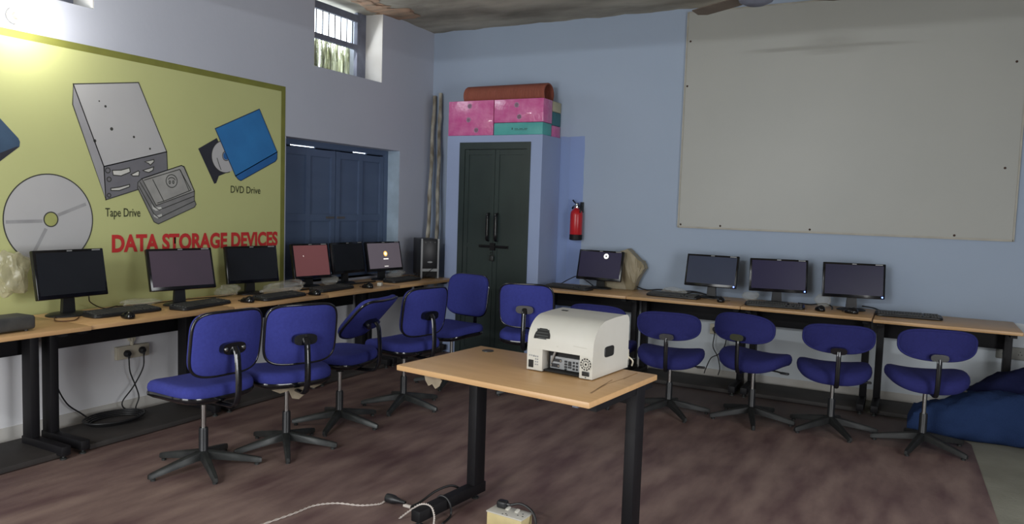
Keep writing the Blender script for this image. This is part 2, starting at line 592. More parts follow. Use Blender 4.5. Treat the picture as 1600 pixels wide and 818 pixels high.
b = BM(); box(-.35, 0.004, y0, y1, z0 - .03, z0, b)
obj('sill', b, M_wall_l, win3, smooth=0)

# ---------------------------------------------------------------- floor mat
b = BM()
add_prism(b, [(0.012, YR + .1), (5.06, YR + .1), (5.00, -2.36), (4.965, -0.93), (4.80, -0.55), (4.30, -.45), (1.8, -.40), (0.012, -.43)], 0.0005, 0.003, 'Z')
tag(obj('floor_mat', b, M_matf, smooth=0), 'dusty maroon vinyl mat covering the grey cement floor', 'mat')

# ---------------------------------------------------------------- painted mural on the left wall
mural = thing('wall_mural', 'yellow green painted board reading data storage devices on the left wall', 'mural', (0.0015, 0, 0))


def flat_poly(poly, x, bm=None):
    bm = bm or BM()
    bm.faces.new([bm.verts.new((x, p[0], p[1])) for p in poly])
    return bm


def ribbon(bm, pts, w, x, closed=False):
    P = [Vector((p[0], p[1])) for p in pts]
    n = len(P)
    L, Rr = [], []
    for i in range(n):
        a = P[i - 1] if (closed or i > 0) else P[i]
        c = P[(i + 1) % n] if (closed or i < n - 1) else P[i]
        d0 = (P[i] - a); d1 = (c - P[i])
        d0 = d0.normalized() if d0.length > 1e-6 else d1.normalized()
        d1 = d1.normalized() if d1.length > 1e-6 else d0
        t = (d0 + d1)
        t = t.normalized() if t.length > 1e-6 else d0
        nrm = Vector((-t.y, t.x))
        k = w / 2 / max(.45, abs(nrm.dot(Vector((-d0.y, d0.x)))))
        q, s = P[i] + nrm * k, P[i] - nrm * k
        L.append(bm.verts.new((x, q.x, q.y))); Rr.append(bm.verts.new((x, s.x, s.y)))
    for i in range(n if closed else n - 1):
        j = (i + 1) % n
        bm.faces.new((L[i], L[j], Rr[j], Rr[i]))
    return bm


def ell(c, rx, ry, n=48, a0=0, a1=2 * PI):
    return [(c[0] + rx * math.cos(a0 + (a1 - a0) * i / n), c[1] + ry * math.sin(a0 + (a1 - a0) * i / n)) for i in range(n)]


def mp(name, polys, x, m, parent=mural):
    bm = BM()
    for p in polys:
        flat_poly(p, x, bm)
    return obj(name, bm, m, parent, smooth=0)


def ml(name, lines, x, w, parent=mural, m=None):
    bm = BM()
    for pts, cl in lines:
        ribbon(bm, pts, w, x, cl)
    return obj(name, bm, m or P_line, parent, smooth=0)


mp('painted_ground', [[(-6.2, .70), (-2.097, .70), (-2.097, 2.368), (-6.2, 2.368)]], 0.0, P_bg)
mp('painted_border', [[(-6.2, 2.325), (-2.097, 2.325), (-2.097, 2.368), (-6.2, 2.368)], [(-2.142, .70), (-2.097, .70), (-2.097, 2.325), (-2.142, 2.325)]], .0006, P_edge)
TAPE_TOP = [(-3.837, 2.119), (-3.402, 2.196), (-3.193, 1.762), (-3.646, 1.634)]
TAPE_SIDE = [(-3.837, 2.119), (-3.842, 1.996), (-3.635, 1.424), (-3.646, 1.634)]
TAPE_FRONT = [(-3.646, 1.634), (-3.193, 1.762), (-3.183, 1.57), (-3.635, 1.424)]
TAPE_SLOTS = [[(-3.59, 1.613), (-3.53, 1.618), (-3.47, 1.636), (-3.465, 1.609), (-3.53, 1.581), (-3.583, 1.583)], [(-3.601, 1.498), (-3.54, 1.508), (-3.47, 1.528), (-3.47, 1.513), (-3.542, 1.486), (-3.6, 1.484)],
              [(-3.459, 1.593), (-3.407, 1.62), (-3.399, 1.613), (-3.404, 1.587), (-3.445, 1.584)],
              [(-3.359, 1.683), (-3.292, 1.702), (-3.29, 1.688), (-3.318, 1.663), (-3.331, 1.674)],
              [(-3.373, 1.625), (-3.293, 1.653), (-3.299, 1.629), (-3.332, 1.613), (-3.363, 1.62)]]
TAPE_DOTS = [(-3.632, 2.012, .008), (-3.592, 1.875, .011), (-3.704, 1.79, .010), (-3.437, 1.839, .008), (-3.32, 1.772, .007), (-3.673, 2.039, .005)]
TAPE_KNOBS = [(-3.62, 1.611, .016), (-3.612, 1.555, .014), (-3.613, 1.453, .012)]
CASS_STACK = [(-3.411, 1.544), (-3.382, 1.57), (-3.077, 1.676), (-3.055, 1.67), (-2.969, 1.5), (-2.97, 1.439), (-2.955, 1.407), (-2.969, 1.387), (-3.26, 1.268), (-3.293, 1.283), (-3.414, 1.508)]
CASS_TOP = [(-3.382, 1.57), (-3.077, 1.676), (-3.055, 1.665), (-2.969, 1.5), (-3.276, 1.394)]
CASS_LINES = [[(-3.368, 1.56), (-3.091, 1.648), (-2.997, 1.507), (-3.217, 1.424), (-3.268, 1.41)], [(-3.302, 1.569), (-3.217, 1.424)], [(-3.086, 1.646), (-3.013, 1.501)], [(-3.397, 1.548), (-3.288, 1.384), (-3.254, 1.363), (-2.97, 1.466)], [(-3.406, 1.522), (-3.293, 1.336), (-3.254, 1.31), (-2.97, 1.43)]]
CASS_HI = [[(-3.312, 1.405), (-3.293, 1.38), (-3.239, 1.385), (-3.229, 1.367), (-3.278, 1.358), (-3.302, 1.371)], [(-3.298, 1.341), (-3.278, 1.323), (-3.234, 1.337), (-3.229, 1.319), (-3.268, 1.306), (-3.293, 1.319)]]
DVD_TOP = [(-2.789, 1.961), (-2.371, 2.155), (-2.183, 1.839), (-2.601, 1.627)]
DVD_LIP = [(-2.601, 1.627), (-2.183, 1.839), (-2.184, 1.786), (-2.201, 1.764), (-2.55, 1.594), (-2.575, 1.603)]
DVD_TRAY = [(-2.936, 1.804), (-2.774, 1.895), (-2.633, 1.665), (-2.754, 1.619), (-2.778, 1.565), (-2.796, 1.56)]
CARD = [(-4.494, 1.734), (-4.381, 1.969), (-4.254, 1.864), (-4.158, 1.763), (-4.15, 1.743), (-4.153, 1.716), (-4.258, 1.626), (-4.358, 1.538)]
CARD_LIP = [(-4.452, 1.578), (-4.17, 1.715), (-4.153, 1.716), (-4.258, 1.626), (-4.358, 1.538)]
td = mp('painted_tape_drive', [TAPE_TOP], .0008, P_grey)
mp('painted_side', [TAPE_SIDE], .0009, P_mid, td)
mp('painted_front', [TAPE_FRONT], .0009, P_dk, td)
mp('painted_slots', TAPE_SLOTS, .0012, P_white, td)
mp('painted_dots', [ell(d[:2], d[2], d[2], 14) for d in TAPE_DOTS], .0012, P_line, td)
ml('painted_outline', [(TAPE_TOP, True), (TAPE_SIDE, True), (TAPE_FRONT, True)] + [(s, True) for s in TAPE_SLOTS] +
   [(ell(d[:2], d[2], d[2], 16), True) for d in TAPE_KNOBS], .0014, .0065, td)
cs = mp('painted_cassettes', [CASS_STACK], .0018, P_cass)
mp('painted_face', [CASS_TOP], .0021, P_casst, cs)
mp('painted_highlight', CASS_HI, .0024, P_white, cs)
ml('painted_outline', [(CASS_STACK, True), (CASS_TOP, True)] + [(l, False) for l in CASS_LINES] + [(ell((-3.155, 1.564), .044, .044, 28), True),
   (ell((-3.155, 1.566), .028, .022, 20, 0.2, PI - .2), False), (ell((-3.17, 1.555), .006, .010, 10), True), (ell((-3.142, 1.557), .006, .010, 10), True)], .0026, .0055, cs)
dv = mp('painted_disc_drive', [DVD_TOP], .0016, P_blue)
mp('painted_lip', [DVD_LIP], .0017, P_blue2, dv)
mp('painted_tray', [DVD_TRAY], .0008, P_blk, dv)
mp('painted_disc', [ell((-2.700, 1.764), .120, .118, 40)], .0011, P_grey, dv)
mp('painted_hub', [ell((-2.690, 1.770), .026, .028, 24)], .0014, P_blue2, dv)
ml('painted_outline', [(DVD_TOP, True), (DVD_LIP, True)], .0019, .007, dv, mat('mural navy line', (34, 62, 98), .75))
ml('painted_ring', [(ell((-2.690, 1.770), .032, .034, 24), True), (ell((-2.700, 1.764), .120, .118, 40, 1.9, 5.2), False),
                    ([(-2.772, 1.75), (-2.752, 1.70), (-2.735, 1.665)], False)], .00145, .006, dv)
cdp = mp('painted_disc', [ell((-3.986, 1.298), .262, .270, 72)], .0008, P_grey)
ml('painted_outline', [(ell((-3.986, 1.298), .262, .270, 72), True), (ell((-3.981, 1.300), .041, .043, 32), True)], .0014, .007, cdp)
mp('painted_hub', [ell((-3.981, 1.300), .038, .040, 32)], .0011, mat('mural hub yellow', (176, 180, 110), .72), cdp)
ml('painted_sheen', [([(-4.03, 1.29), (-4.235, 1.285)], False), ([(-3.94, 1.325), (-3.765, 1.395)], False), ([(-4.01, 1.245), (-4.09, 1.09)], False)], .0010, .020, cdp, mat('mural sheen grey', (164, 164, 166), .72))
cd = mp('painted_card', [CARD], .0008, P_slate)
mp('painted_lip', [CARD_LIP], .0011, P_blk, cd)


def wall_text(name, body, y0, yb, z0, h, m, off, tilt=0.0):
    me = text_mesh(body, h, yb - y0, off)
    me.materials.append(m)
    o = bpy.data.objects.new(name, me)
    COL.objects.link(o)
    o.parent = mural
    o.matrix_local = Matrix(((0, 0, 1, .0022), (1, 0, 0, y0), (0, 1, 0, z0), (0, 0, 0, 1))) @ Matrix.Rotation(tilt, 4, 'Z')
    return o


wall_text('painted_lettering', 'DATA STORAGE DEVICES', -3.597, -2.170, 1.092, .110, P_red, .042)
wall_text('painted_lettering', 'Tape Drive', -3.640, -3.395, 1.318, .054, P_ink, .006)
wall_text('painted_lettering', 'DVD Drive', -2.646, -2.356, 1.500, .052, P_ink, .006)

# ---------------------------------------------------------------- back wall: board, cupboard, extinguisher
wb = thing('white_board', 'huge off-white hardboard sheet fixed high on the back wall', 'board', (2.685, -.001, 1.333))
WBW, WBH = 2.505, 1.87
b = BM(); box(0, WBW, -.014, 0, 0, WBH, b)
obj('panel', b, M_board, wb, smooth=0)
b = BM()
box(-.008, 0.004, -.020, 0, -.008, WBH, b); box(WBW - .004, WBW + .008, -.020, 0, -.008, WBH, b)
box(0, WBW, -.020, 0, -.010, .006, b); box(0, WBW, -.020, 0, WBH - .006, WBH + .004, b)
obj('edge_strip', b, M_alu, wb, smooth=0)
for (x, z) in ((.02, .66 * 1.87), (.03, 1.62), (.02, .02), (.37, .02), (1.10, .02), (2.13, .02), (2.42, .53), (2.44, 1.30)):
    b = BM(); add_lathe(b, [(.008, -.003), (.009, -.001), (.006, .003), (.001, .004)], n=10, axis='Y')
    bmesh.ops.scale(b, vec=(1, -1, 1), verts=b.verts)
    obj('nail', b, M_rust, wb, loc=(x, -.016, z))

cup = thing('built_in_cupboard', 'pale blue plastered cupboard with tall dark green steel doors in the corner', 'cupboard', (0.46, -.40, 0))
CW, CH, CD = 1.035, 2.13, .398
dx0, dx1, dz1 = .150, .915, 2.055
b = BM()
box(0, dx0, 0, CD, 0, CH, b); box(dx1, CW, 0, CD, 0, CH, b); box(dx0, dx1, 0, CD, dz1, CH, b); box(dx0, dx1, .08, CD, 0, dz1, b)
obj('carcass', b, M_cup, cup, smooth=0)
b = BM()
box(dx0 - .004, dx0 + .055, -.006, .05, 0, dz1 + .01, b); box(dx1 - .035, dx1 + .004, -.006, .05, 0, dz1 + .01, b)
box(dx0 + .055, dx1 - .035, -.006, .05, dz1 - .055, dz1 + .01, b)
obj('door_frame', b, M_green, cup, smooth=0)
xm = (dx0 + .055 + dx1 - .035) / 2
for k in range(2):
    xa, xb = (dx0 + .058, xm - .002) if k == 0 else (xm + .002, dx1 - .038)
    b = BM()
    box(xa, xb, .012, .04, .02, dz1 - .058, b)
    for x in (xa + .022, xb - .022):
        box(x - .022, x + .022, .002, .012, .02, dz1 - .058, b)
    for z in (.06, 1.075, dz1 - .085):
        box(xa + .044, xb - .044, .004, .012, z - .022, z + .022, b)
    d = obj('door', b, M_green, cup, smooth=0)
    hx = xm - .052 if k == 0 else xm + .040
    b = BM()
    add_tube(b, [(hx, .002, 1.13), (hx, -.03, 1.15), (hx, -.034, 1.26), (hx, -.03, 1.37), (hx, .002, 1.39)], .011, 8, 4, 1.4, (1, 0, 0))
    obj('handle', b, M_shine, d)
b = BM()
box(xm - .15, xm + .17, -.008, .006, 1.062, 1.088, b); add_tube(b, [(xm - .13, -.014, 1.075), (xm + .16, -.014, 1.075)], .009, 8)
box(xm - .02, xm + .03, -.022, .0, 1.04, 1.11, b)
obj('latch', b, M_blk, cup)
b = BM(); add_box(b, (xm + .005, -.026, .965), (.045, .02, .05), None, .006); add_tube(b, [(xm - .01, -.022, .985), (xm - .01, -.022, 1.02), (xm + .02, -.022, 1.02), (xm + .02, -.022, .985)], .004, 6)
obj('padlock', b, M_leg, cup)

CT = CH + .001


def gift_box(name, label, x0, x1, y0, y1, z0, z1, m, flowers=0, group='wrapped boxes stacked on the cupboard', cat='box'):
    t = thing(name, label, cat, (x0, y0, z0), 0, group)
    b = BM(); add_box(b, ((x1 - x0) / 2, (y1 - y0) / 2, (z1 - z0) / 2), (x1 - x0, y1 - y0, z1 - z0), None, .006)
    obj('carton', b, m, t)
    b = BM(); box(.01, x1 - x0 - .01, .012, y1 - y0 - .012, z1 - z0 - .001, z1 - z0 + .0015, b)
    obj('lid_flap', b, m, t)
    if flowers:
        for (fx, fz) in flowers:
            b = BM()
            for q in range(6):
                a = q * PI / 3
                add_lathe(b, [(.012, 0), (.011, .0012)], (fx + .015 * math.cos(a), -.0012, fz + .015 * math.sin(a)), 8, 'Y')
            obj('printed_flower', b, M_silv, t, smooth=0)
    return t


gift_box('gift_box', 'large glossy pink wrapped box at the left end of the cupboard top', .462, .966, -.398, -.205, CT, 2.462, M_pink, [(.24, .28), (.23, .15), (.32, .05)])
gift_box('gift_box', 'teal box with a small printed line under the pink box on the cupboard', .976, 1.490, -.398, -.205, CT, 2.243, M_teal)
gift_box('gift_box', 'wide glossy pink box resting on the teal box above the cupboard', .974, 1.492, -.398, -.205, 2.246, 2.462, M_pink, [(.24, .16), (.27, .05)])
gift_box('gift_box', 'pink box at the bottom of the rear stack on the cupboard by the wall', 1.06, 1.490, -.195, -.01, CT, 2.235, M_pink)
gift_box('gift_box', 'dark teal box in the middle of the rear stack on the cupboard', 1.06, 1.490, -.195, -.01, 2.238, 2.362, mat('dull teal card', (64, 122, 132), .6))
gift_box('gift_box', 'cream box on top of the rear stack on the cupboard by the wall', 1.06, 1.492, -.195, -.01, 2.365, 2.460, M_cream)
b = BM()
for k, t_ in enumerate((0, .05, .10)):
    box(1.20 + t_, 1.20 + t_ + .035, -.3995, -.3982, 2.185, 2.189, b)
box(1.17, 1.178, -.3995, -.3982, 2.178, 2.196, b); box(1.20, 1.33, -.3995, -.3982, 2.174, 2.177, b)
lt = obj('printed_line', b, P_ink, None, smooth=0)
teal = [o for o in bpy.data.objects if o.get('label', '').startswith('teal box')][0]
lt.parent = teal; lt.matrix_parent_inverse = Matrix.Translation(-Vector(teal.location))

# brown ribbed sheet rolled into an arch
b = BM()
rx0, rx1 = .60, 1.47
n = 28
rings = []
nu = 110
for i in range(nu + 1):
    x = rx0 + (rx1 - rx0) * i / nu
    rr = .098 + (.0022 if i % 2 else -.0012)
    outer = [(x, -.245 + rr * 1.12 * math.cos(a), 2.464 + .055 + rr * math.sin(a)) for a in [PI * (-.20 + 1.40 * k / n) for k in range(n + 1)]]
    rr -= .010
    inner = [(x, -.245 + rr * 1.12 * math.cos(a), 2.464 + .055 + rr * math.sin(a)) for a in [PI * (1.20 - 1.40 * k / n) for k in range(n + 1)]]
    rings.append(outer + inner)
add_rings(b, rings)
tag(obj('rolled_sheet', b, M_brown, smooth=50), 'brown ribbed sheet curled into a long arch on the pink boxes', 'roll')

fe = thing('fire_extinguisher', 'small red fire extinguisher hanging on the wall beside the cupboard', 'fire extinguisher', (1.722, -.078, 1.165), -.4)
b = BM(); add_lathe(b, [(.002, .05), (.056, .05), (.059, .056), (.059, .24), (.055, .265), (.040, .287), (.022, .298), (.020, .305), (.002, .305)], n=28)
obj('cylinder', b, M_red, fe)
b = BM(); add_lathe(b, [(.002, 0), (.052, 0), (.0605, .006), (.0605, .052), (.058, .054), (.002, .054)], n=28)
obj('base_ring', b, M_blk, fe)
b = BM(); add_lathe(b, [(.002, .300), (.019, .300), (.019, .325), (.012, .332), (.012, .345), (.002, .345)], n=16); add_lathe(b, [(.002, -.03), (.012, -.03), (.012, .0), (.002, .0)], (0, -.004, .322), 12, 'Y')
obj('valve', b, M_chrome, fe)
b = BM(); add_tube(b, [(.015, 0, .345), (-.02, 0, .350), (-.045, 0, .368), (-.055, 0, .378)], .007, 8, 4, 1.5, (0, 1, 0)); add_tube(b, [(.015, 0, .330), (-.02, 0, .328), (-.05, 0, .312), (-.06, 0, .295)], .007, 8, 4, 1.5, (0, 1, 0))
obj('lever', b, M_shine, fe)
b = BM(); add_tube(b, [(.012, 0, .32), (.045, -.005, .318), (.062, -.01, .29), (.060, -.012, .26)], .007, 8, 4)
obj('nozzle', b, M_cable, fe)
b = BM(); box(-.012, .012, .055, .078, .26, .36, b)
obj('wall_bracket', b, M_leg, fe)

# bamboo poles in the corner
for k, (xb_, yb_, xt, yt, zt, lab) in enumerate(((.15, -.30, .045, -.035, 2.585, 'whitewashed bamboo pole leaning in the room corner, the left one'), (.25, -.24, .118, -.035, 2.61, 'whitewashed bamboo pole leaning in the corner, nearer the cupboard'))):
    b = BM()
    N = 40
    pts = [(xb_ + (xt - xb_) * i / N + .004 * math.sin(i * .7), yb_ + (yt - yb_) * i / N, .004 + (zt - .004) * i / N) for i in range(N + 1)]
    add_tube(b, pts, [.019 if i % 6 else .023 for i in range(N + 1)], 10)
    tag(obj('bamboo_pole', b, M_pole), lab, 'pole', 'bamboo poles in the corner')

# ---------------------------------------------------------------- desks


def make_desk(name, label, L, D, loc, rotz, wall=True, group=None, H=.74, grommet=None, pins=None):
    t = thing(name, label, 'desk', (loc[0], loc[1], .003), rotz, group)
    H -= .003
    b = BM(); add_box(b, (L / 2, D / 2, H - .0125), (L, D, .025), None, .004)
    obj('tabletop', b, M_lam, t)
    pin = .045 if wall else .07
    py = .40 if wall else .48
    f0 = .07 if wall else .03
    pins = pins or (pin, pin)
    for x in (pins[0], L - pins[1]):
        b = BM(); add_box(b, (x, py, (.03 + H - .025) / 2), (.05, .085, H - .055), None, .004)
        box(x - .02, x + .02, .08, D - .03, H - .055, H - .025, b)
        obj('leg', b, M_blk, t)
        b = BM(); add_box(b, (x, (f0 + py + .055) / 2, .052), (.052, py + .055 - f0, .054), None, .005)
        f = obj('foot', b, M_blk, t)
        for y in (f0 + .03, py):
            b = BM(); add_lathe(b, [(.018, 0), (.018, .008), (.007, .010), (.007, .034), (.002, .034)], (x, y, 0), 12)
            obj('glide', b, M_leg, f)
    zb = .535 if wall else .62
    b = BM(); add_box(b, (L / 2, (.49 if wall else .50), (zb + H - .026) / 2), (L - .10, .018, H - .026 - zb), None, .002)
    obj('modesty_panel', b, M_blk, t)
    if wall:
        b = BM(); add_box(b, (L / 2, D - .27, .022), (L - .11, .42, .03), None, .003)
        obj('footboard', b, M_blkd, t)
    if grommet:
        b = BM(); add_lathe(b, [(.002, 0), (.030, 0), (.029, .003), (.022, .0045), (.002, .004)], (grommet[0], grommet[1], H), 24)
        obj('cable_grommet', b, M_leg, t)
    return t


GL = 'desks along the left wall'
GR = 'desks along the back wall'
lys = [-5.10, -4.12, -3.13, -2.22, -1.31]
lye = [-4.123, -3.133, -2.223, -1.313, -.415]
lab = ['wood topped desk under the painted compact disc at the photo edge', 'wood topped desk below the tape drive painting with two sockets behind it',
       'wood topped desk behind the two foremost blue chairs', 'wood topped desk carrying the monitor with the red screen', 'wood topped desk in the far corner carrying the computer tower']
for k in range(5):
    make_desk('computer_desk', lab[k], lye[k] - lys[k], .585 if k else .60, (.600 if k else .612, lys[k]), R(90), True, GL, .74, None, ((.05, .105), (.008, .07), (.045, .045), (.045, .045), (.045, .045))[k])
rxs = [1.515, 2.438, 3.380, 4.322]
rxe = [2.435, 3.377, 4.315, 5.235]
lab = ['wood topped desk beside the cupboard under the red extinguisher', 'wood topped desk with a socket board and plugs underneath',
       'wood topped desk holding the two monitors with blue power lights', 'wood topped desk with only a keyboard on it, at the far right']
for k in range(4):
    make_desk('computer_desk', lab[k], rxe[k] - rxs[k], .605, (rxs[k], -.62), 0, True, GR, .74 if k < 3 else .732)
tbl = make_desk('computer_table', 'free standing wood topped table in the foreground carrying the white computer unit', .983, .634, (2.535, -3.933), -.1073, False, None, .74, (.11, .545), (.105, .030))
b = BM(); box(.742, .768, .30, .32, .615, .712, b)
obj('bracket', b, mat('bluish steel', (120, 130, 150), .5, .3), tbl)
b = BM()
rnd = random.Random(3)
pts = [(0.0, 0), (.09, .003), (.115, -.03), (.10, -.065), (.075, -.085), (.055, -.06), (.03, -.075), (.01, -.045)]
add_prism(b, [(x * .9 + .12, z * .75 + .712) for x, z in pts], .05, .054, 'Y')
obj('torn_lining', b, M_paper, tbl, smooth=0)
# scratched corner strip of the table top
b = BM()
for (a0, b0, a1, b1, w) in ((.918, .13, .893, .31, .006), (.906, .20, .876, .40, .0035), (.893, .31, .905, .47, .0035), (.905, .45, .900, .60, .006)):
    add_tube(b, [(a0, b0, .7366), (a1, b1, .7366)], .0012, 6, 0, w / .0012, (1, 0, 0))
obj('scratch', b, mat('scuffed laminate', (178, 140, 98), .7), tbl, smooth=0)

# ---------------------------------------------------------------- chairs


def make_chair(kind, label, loc, fwd, leg0, group):
    t = thing('office_chair', label, 'chair', (loc[0], loc[1], .003), R(fwd), group)
    A = kind == 'A'
    # seat
    if A:
        dz = lambda x, y: .012 * (y / .22) ** 2 - .020 * max(0, x / .22) ** 2
        s = obj('seat', cushion(.43, .46, .075, 4.2, dz), M_fab, t, 50, (.02, 0, .388))
        b = BM(); o = selli(.435, .465, 4.2, 44)
        add_rings(b, [[(x * q, y * q, z + dz(x * q, y * q)) for x, y in o] for q, z in ((.6, -.024), (.9, -.020), (.985, -.008), (1.0, .004), (.99, .014), (.9, .012), (.5, .01))])
        obj('seat_rim', b, M_shine, s, 50)
    else:
        dz = lambda x, y: .034 * abs(y / .25) ** 2.2 - .015 * max(0, x / .2) ** 2 - .03 * max(0, -x / .2) ** 2
        s = obj('seat', cushion(.40, .475, .085, 3.0, dz), M_fab_shaded, t, 50, (.015, 0, .372))
        b = BM(); o = selli(.36, .44, 3.0, 44)
        add_rings(b, [[(x * q, y * q, z + dz(x * q, y * q)) for x, y in o] for q, z in ((.4, -.012), (.8, -.010), (1.0, .004), (.9, .012), (.4, .01))])
        obj('seat_pan', b, M_blk, s, 50)
    # backrest, modelled flat then stood up: local x -> -y, local y -> z, thickness towards +x
    pz = .680 if A else .662
    if A:
        bz = lambda x, y: .030 * (x / .215) ** 2
        cb = cushion(.425, .345, .05, 4.6, bz)
    else:
        bz = lambda x, y: .060 * (x / .24) ** 2
        cb = cushion(.44, .190, .055, 2.9, bz)
    rot = Matrix(((0, 0, 1), (-1, 0, 0), (0, 1, 0))).to_4x4()
    tilt = Matrix.Rotation(R(-8 if A else -6), 4, 'Y')
    bmesh.ops.transform(cb, matrix=tilt @ rot, verts=cb.verts)
    br = obj('backrest', cb, M_fab if A else M_fab_shaded, t, 50, (-.235, 0, pz))
    b = BM()
    o = selli(.425 if A else .44, .345 if A else .190, 4.6 if A else 2.9, 56)
    add_tube(b, [(x * .985, y * .985, .010 + bz(x, y)) for x, y in o], .0085, 8, closed=True)
    bmesh.ops.transform(b, matrix=tilt @ rot, verts=b.verts)
    obj('piping', b, M_shine if A else M_fab_shaded, br, 60)
    # bracket with two bolts
    b = BM(); add_prism(b, [(y * 1.0, z) for y, z in selli(.135 if A else .10, .062 if A else .045, 3, 28)], -.030, .010, 'X')
    bk = obj('back_bracket', b, M_shine, br, 40, (0, 0, -.022 if A else -.070))
    b = BM()
    for y in (-.052, .052):
        add_lathe(b, [(.002, -.036), (.010, -.034), (.012, -.028), (.012, -.02)], (0, y * (1 if A else .7), 0), 12, 'X')
    obj('bolt', b, M_chrome, bk)
    # curved bar from bracket to under the seat
    b = BM()
    if A:
        bar = [(-.262, 0, pz - .015), (-.283, 0, pz - .05), (-.292, 0, pz - .13), (-.296, 0, .47), (-.290, 0, .405), (-.262, 0, .362), (-.20, 0, .350), (-.03, 0, .352)]
    else:
        bar = [(-.246, 0, pz - .055), (-.258, 0, pz - .085), (-.260, 0, pz - .14), (-.258, 0, .44), (-.250, 0, .385), (-.225, 0, .348), (-.17, 0, .345), (-.03, 0, .350)]
    add_tube(b, bar, .011 if A else .009, 10, 5, 1.7, (0, 1, 0))
    obj('back_bar', b, M_shine, t)
    b = BM(); add_box(b, (0, 0, .358), (.15, .09, .028), None, .006); add_lathe(b, [(.002, .315), (.026, .32), (.03, .35), (.002, .35)], n=16)
    obj('seat_mount', b, M_blk, t)
    b = BM(); add_tube(b, [(.03, -.04, .352), (.03, -.16, .350), (.03, -.19, .347)], .006, 8); add_box(b, (.03, -.215, .346), (.028, .06, .014), None, .005)
    obj('lever', b, M_plas, t)
    b = BM(); add_lathe(b, [(.002, .09), (.0135, .09), (.0135, .325), (.002, .325)], n=18)
    obj('gas_lift', b, M_chrome, t)
    b = BM(); add_lathe(b, [(.002, .055), (.026, .055), (.026, .07), (.024, .075), (.024, .212), (.021, .222), (.002, .222)], n=20)
    obj('sleeve', b, M_plas, t)
    for k in range(5):
        a = R(leg0 - fwd + 72 * k)
        M = Matrix.Rotation(a, 4, 'Z')
        b = BM()
        rings = []
        for (x, w, z0_, z1_) in ((.012, .021, .050, .098), (.05, .021, .048, .094), (.18, .017, .030, .066), (.285, .014, .014, .042), (.30, .009, .014, .036)):
            rings.append([(x, -w, z0_), (x, w, z0_), (x, w * .9, z1_ - .006), (x, w * .55, z1_), (x, -w * .55, z1_), (x, -w * .9, z1_ - .006)])
        add_rings(b, rings)
        add_lathe(b, [(.002, 0), (.013, 0), (.013, .010), (.008, .014), (.008, .02), (.002, .02)], (.275, 0, 0), 10)
        bmesh.ops.transform(b, matrix=M, verts=b.verts)
        obj('leg', b, M_leg if A else M_legn, t, 40)
    if A:
        lift(t, .03)
    return t


def lift(t, dz):
    """raise everything the gas lift carries"""
    for c in t.children:
        if c.name.split('.')[0] not in ('leg', 'sleeve'):
            c.location.z += dz


GA = 'blue chairs with square backrests at the left desks'
GB = 'blue chairs with low oval backrests at the back wall desks'
c1 = make_chair('A', 'blue chair with square backrest, foremost on the left, below the red lettering', (1.235, -3.902), 175, -28, GA)


def spin_legs(t, deg):
    for lg in child(t, 'leg'):
        lg.rotation_euler = (0, 0, R(deg))


def another(src, label, loc, fwd, dleg, group, rise=0.0, back=0.0):
    c = dup(src, (loc[0], loc[1], .003), R(fwd), label, group)
    spin_legs(c, dleg)
    if rise:
        lift(c, rise)
    if back:
        child(c, 'backrest')[0].rotation_euler = (0, R(back), 0)
    return c


c2 = another(c1, 'blue chair with square backrest and torn lining under its seat, second from the left', (1.361, -3.421), 157, 3, GA)
b = BM()
add_prism(b, [(-.15, .395), (-.10, .378), (-.07, .388), (-.045, .350), (-.01, .325), (.03, .335), (.05, .382), (.10, .372), (.15, .397)], -.155, -.150, 'X')
obj('torn_lining', b, M_paper, c2, smooth=0)
c3 = another(c1, 'blue chair whose square backrest is tipped far back, third on the left', (1.289, -2.875), 188, 20, GA, back=-34)
c4 = another(c1, 'blue chair with square backrest behind the left edge of the foreground table', (1.372, -2.286), 170, 31, GA)
c5 = another(c1, 'blue chair facing into the room, in front of the cupboard doors on the left', (1.270, -1.500), 262, 10, 'blue chairs with square backrests before the cupboard')
c6 = another(c1, 'blue chair facing the cupboard, just left of the white computer unit', (1.925, -1.380), 106, 50, 'blue chairs with square backrests before the cupboard')
d1 = make_chair('B', 'blue chair with low oval backrest, mostly hidden behind the white computer unit', (2.51, -1.28), 92, -60, GB)
d2 = another(d1, 'blue chair with low oval backrest, just right of the white computer unit', (3.04, -1.308), 98, 4, GB)
d3 = another(d1, 'blue chair with low oval backrest before the desk with plugged sockets', (3.600, -1.160), 74, 2, GB, rise=.02, back=12)
d4 = another(d1, 'blue chair with low oval backrest in front of the rightmost monitor', (4.12, -1.109), 100, -8, GB, back=-6)
d5 = another(d1, 'blue chair with low oval backrest beside the blue blanket heap, farthest right', (4.674, -1.175), 103, 14, GB, rise=.035)

# ---------------------------------------------------------------- white computer unit on the table
CPZ = .741
cpu = thing('computer_unit', 'white domed desktop computer unit standing on the foreground table', 'computer', (3.058, -3.669, CPZ), -.1073)
CWd, CDp = .330, .345
prof = [(0, .10), (.003, .135)] + [(.003 + .125 * (1 - math.cos(a)), .135 + .110 * math.sin(a)) for a in [PI / 2 * k / 10 for k in range(1, 11)]] + \
       [(.20, .250), (.30, .252), (.325, .248), (.340, .236), (.345, .215), (.345, .10)]
b = BM()
add_prism(b, prof, 0, CWd, 'X')
box(0, .080, 0, CDp, .004, .10, b); box(.268, CWd, 0, CDp, .004, .10, b)
box(.080, .268, .20, CDp, .004, .10, b)
bmesh.ops.remove_doubles(b, verts=b.verts, dist=1e-5)
obj('shell', b, M_white, cpu, 40)
for (x, y) in ((.03, .04), (.30, .04), (.03, .31), (.30, .31)):
    b = BM(); add_lathe(b, [(.002, 0), (.012, 0), (.012, .006), (.002, .006)], (x, y, 0), 12)
    obj('rubber_foot', b, M_plas, cpu)
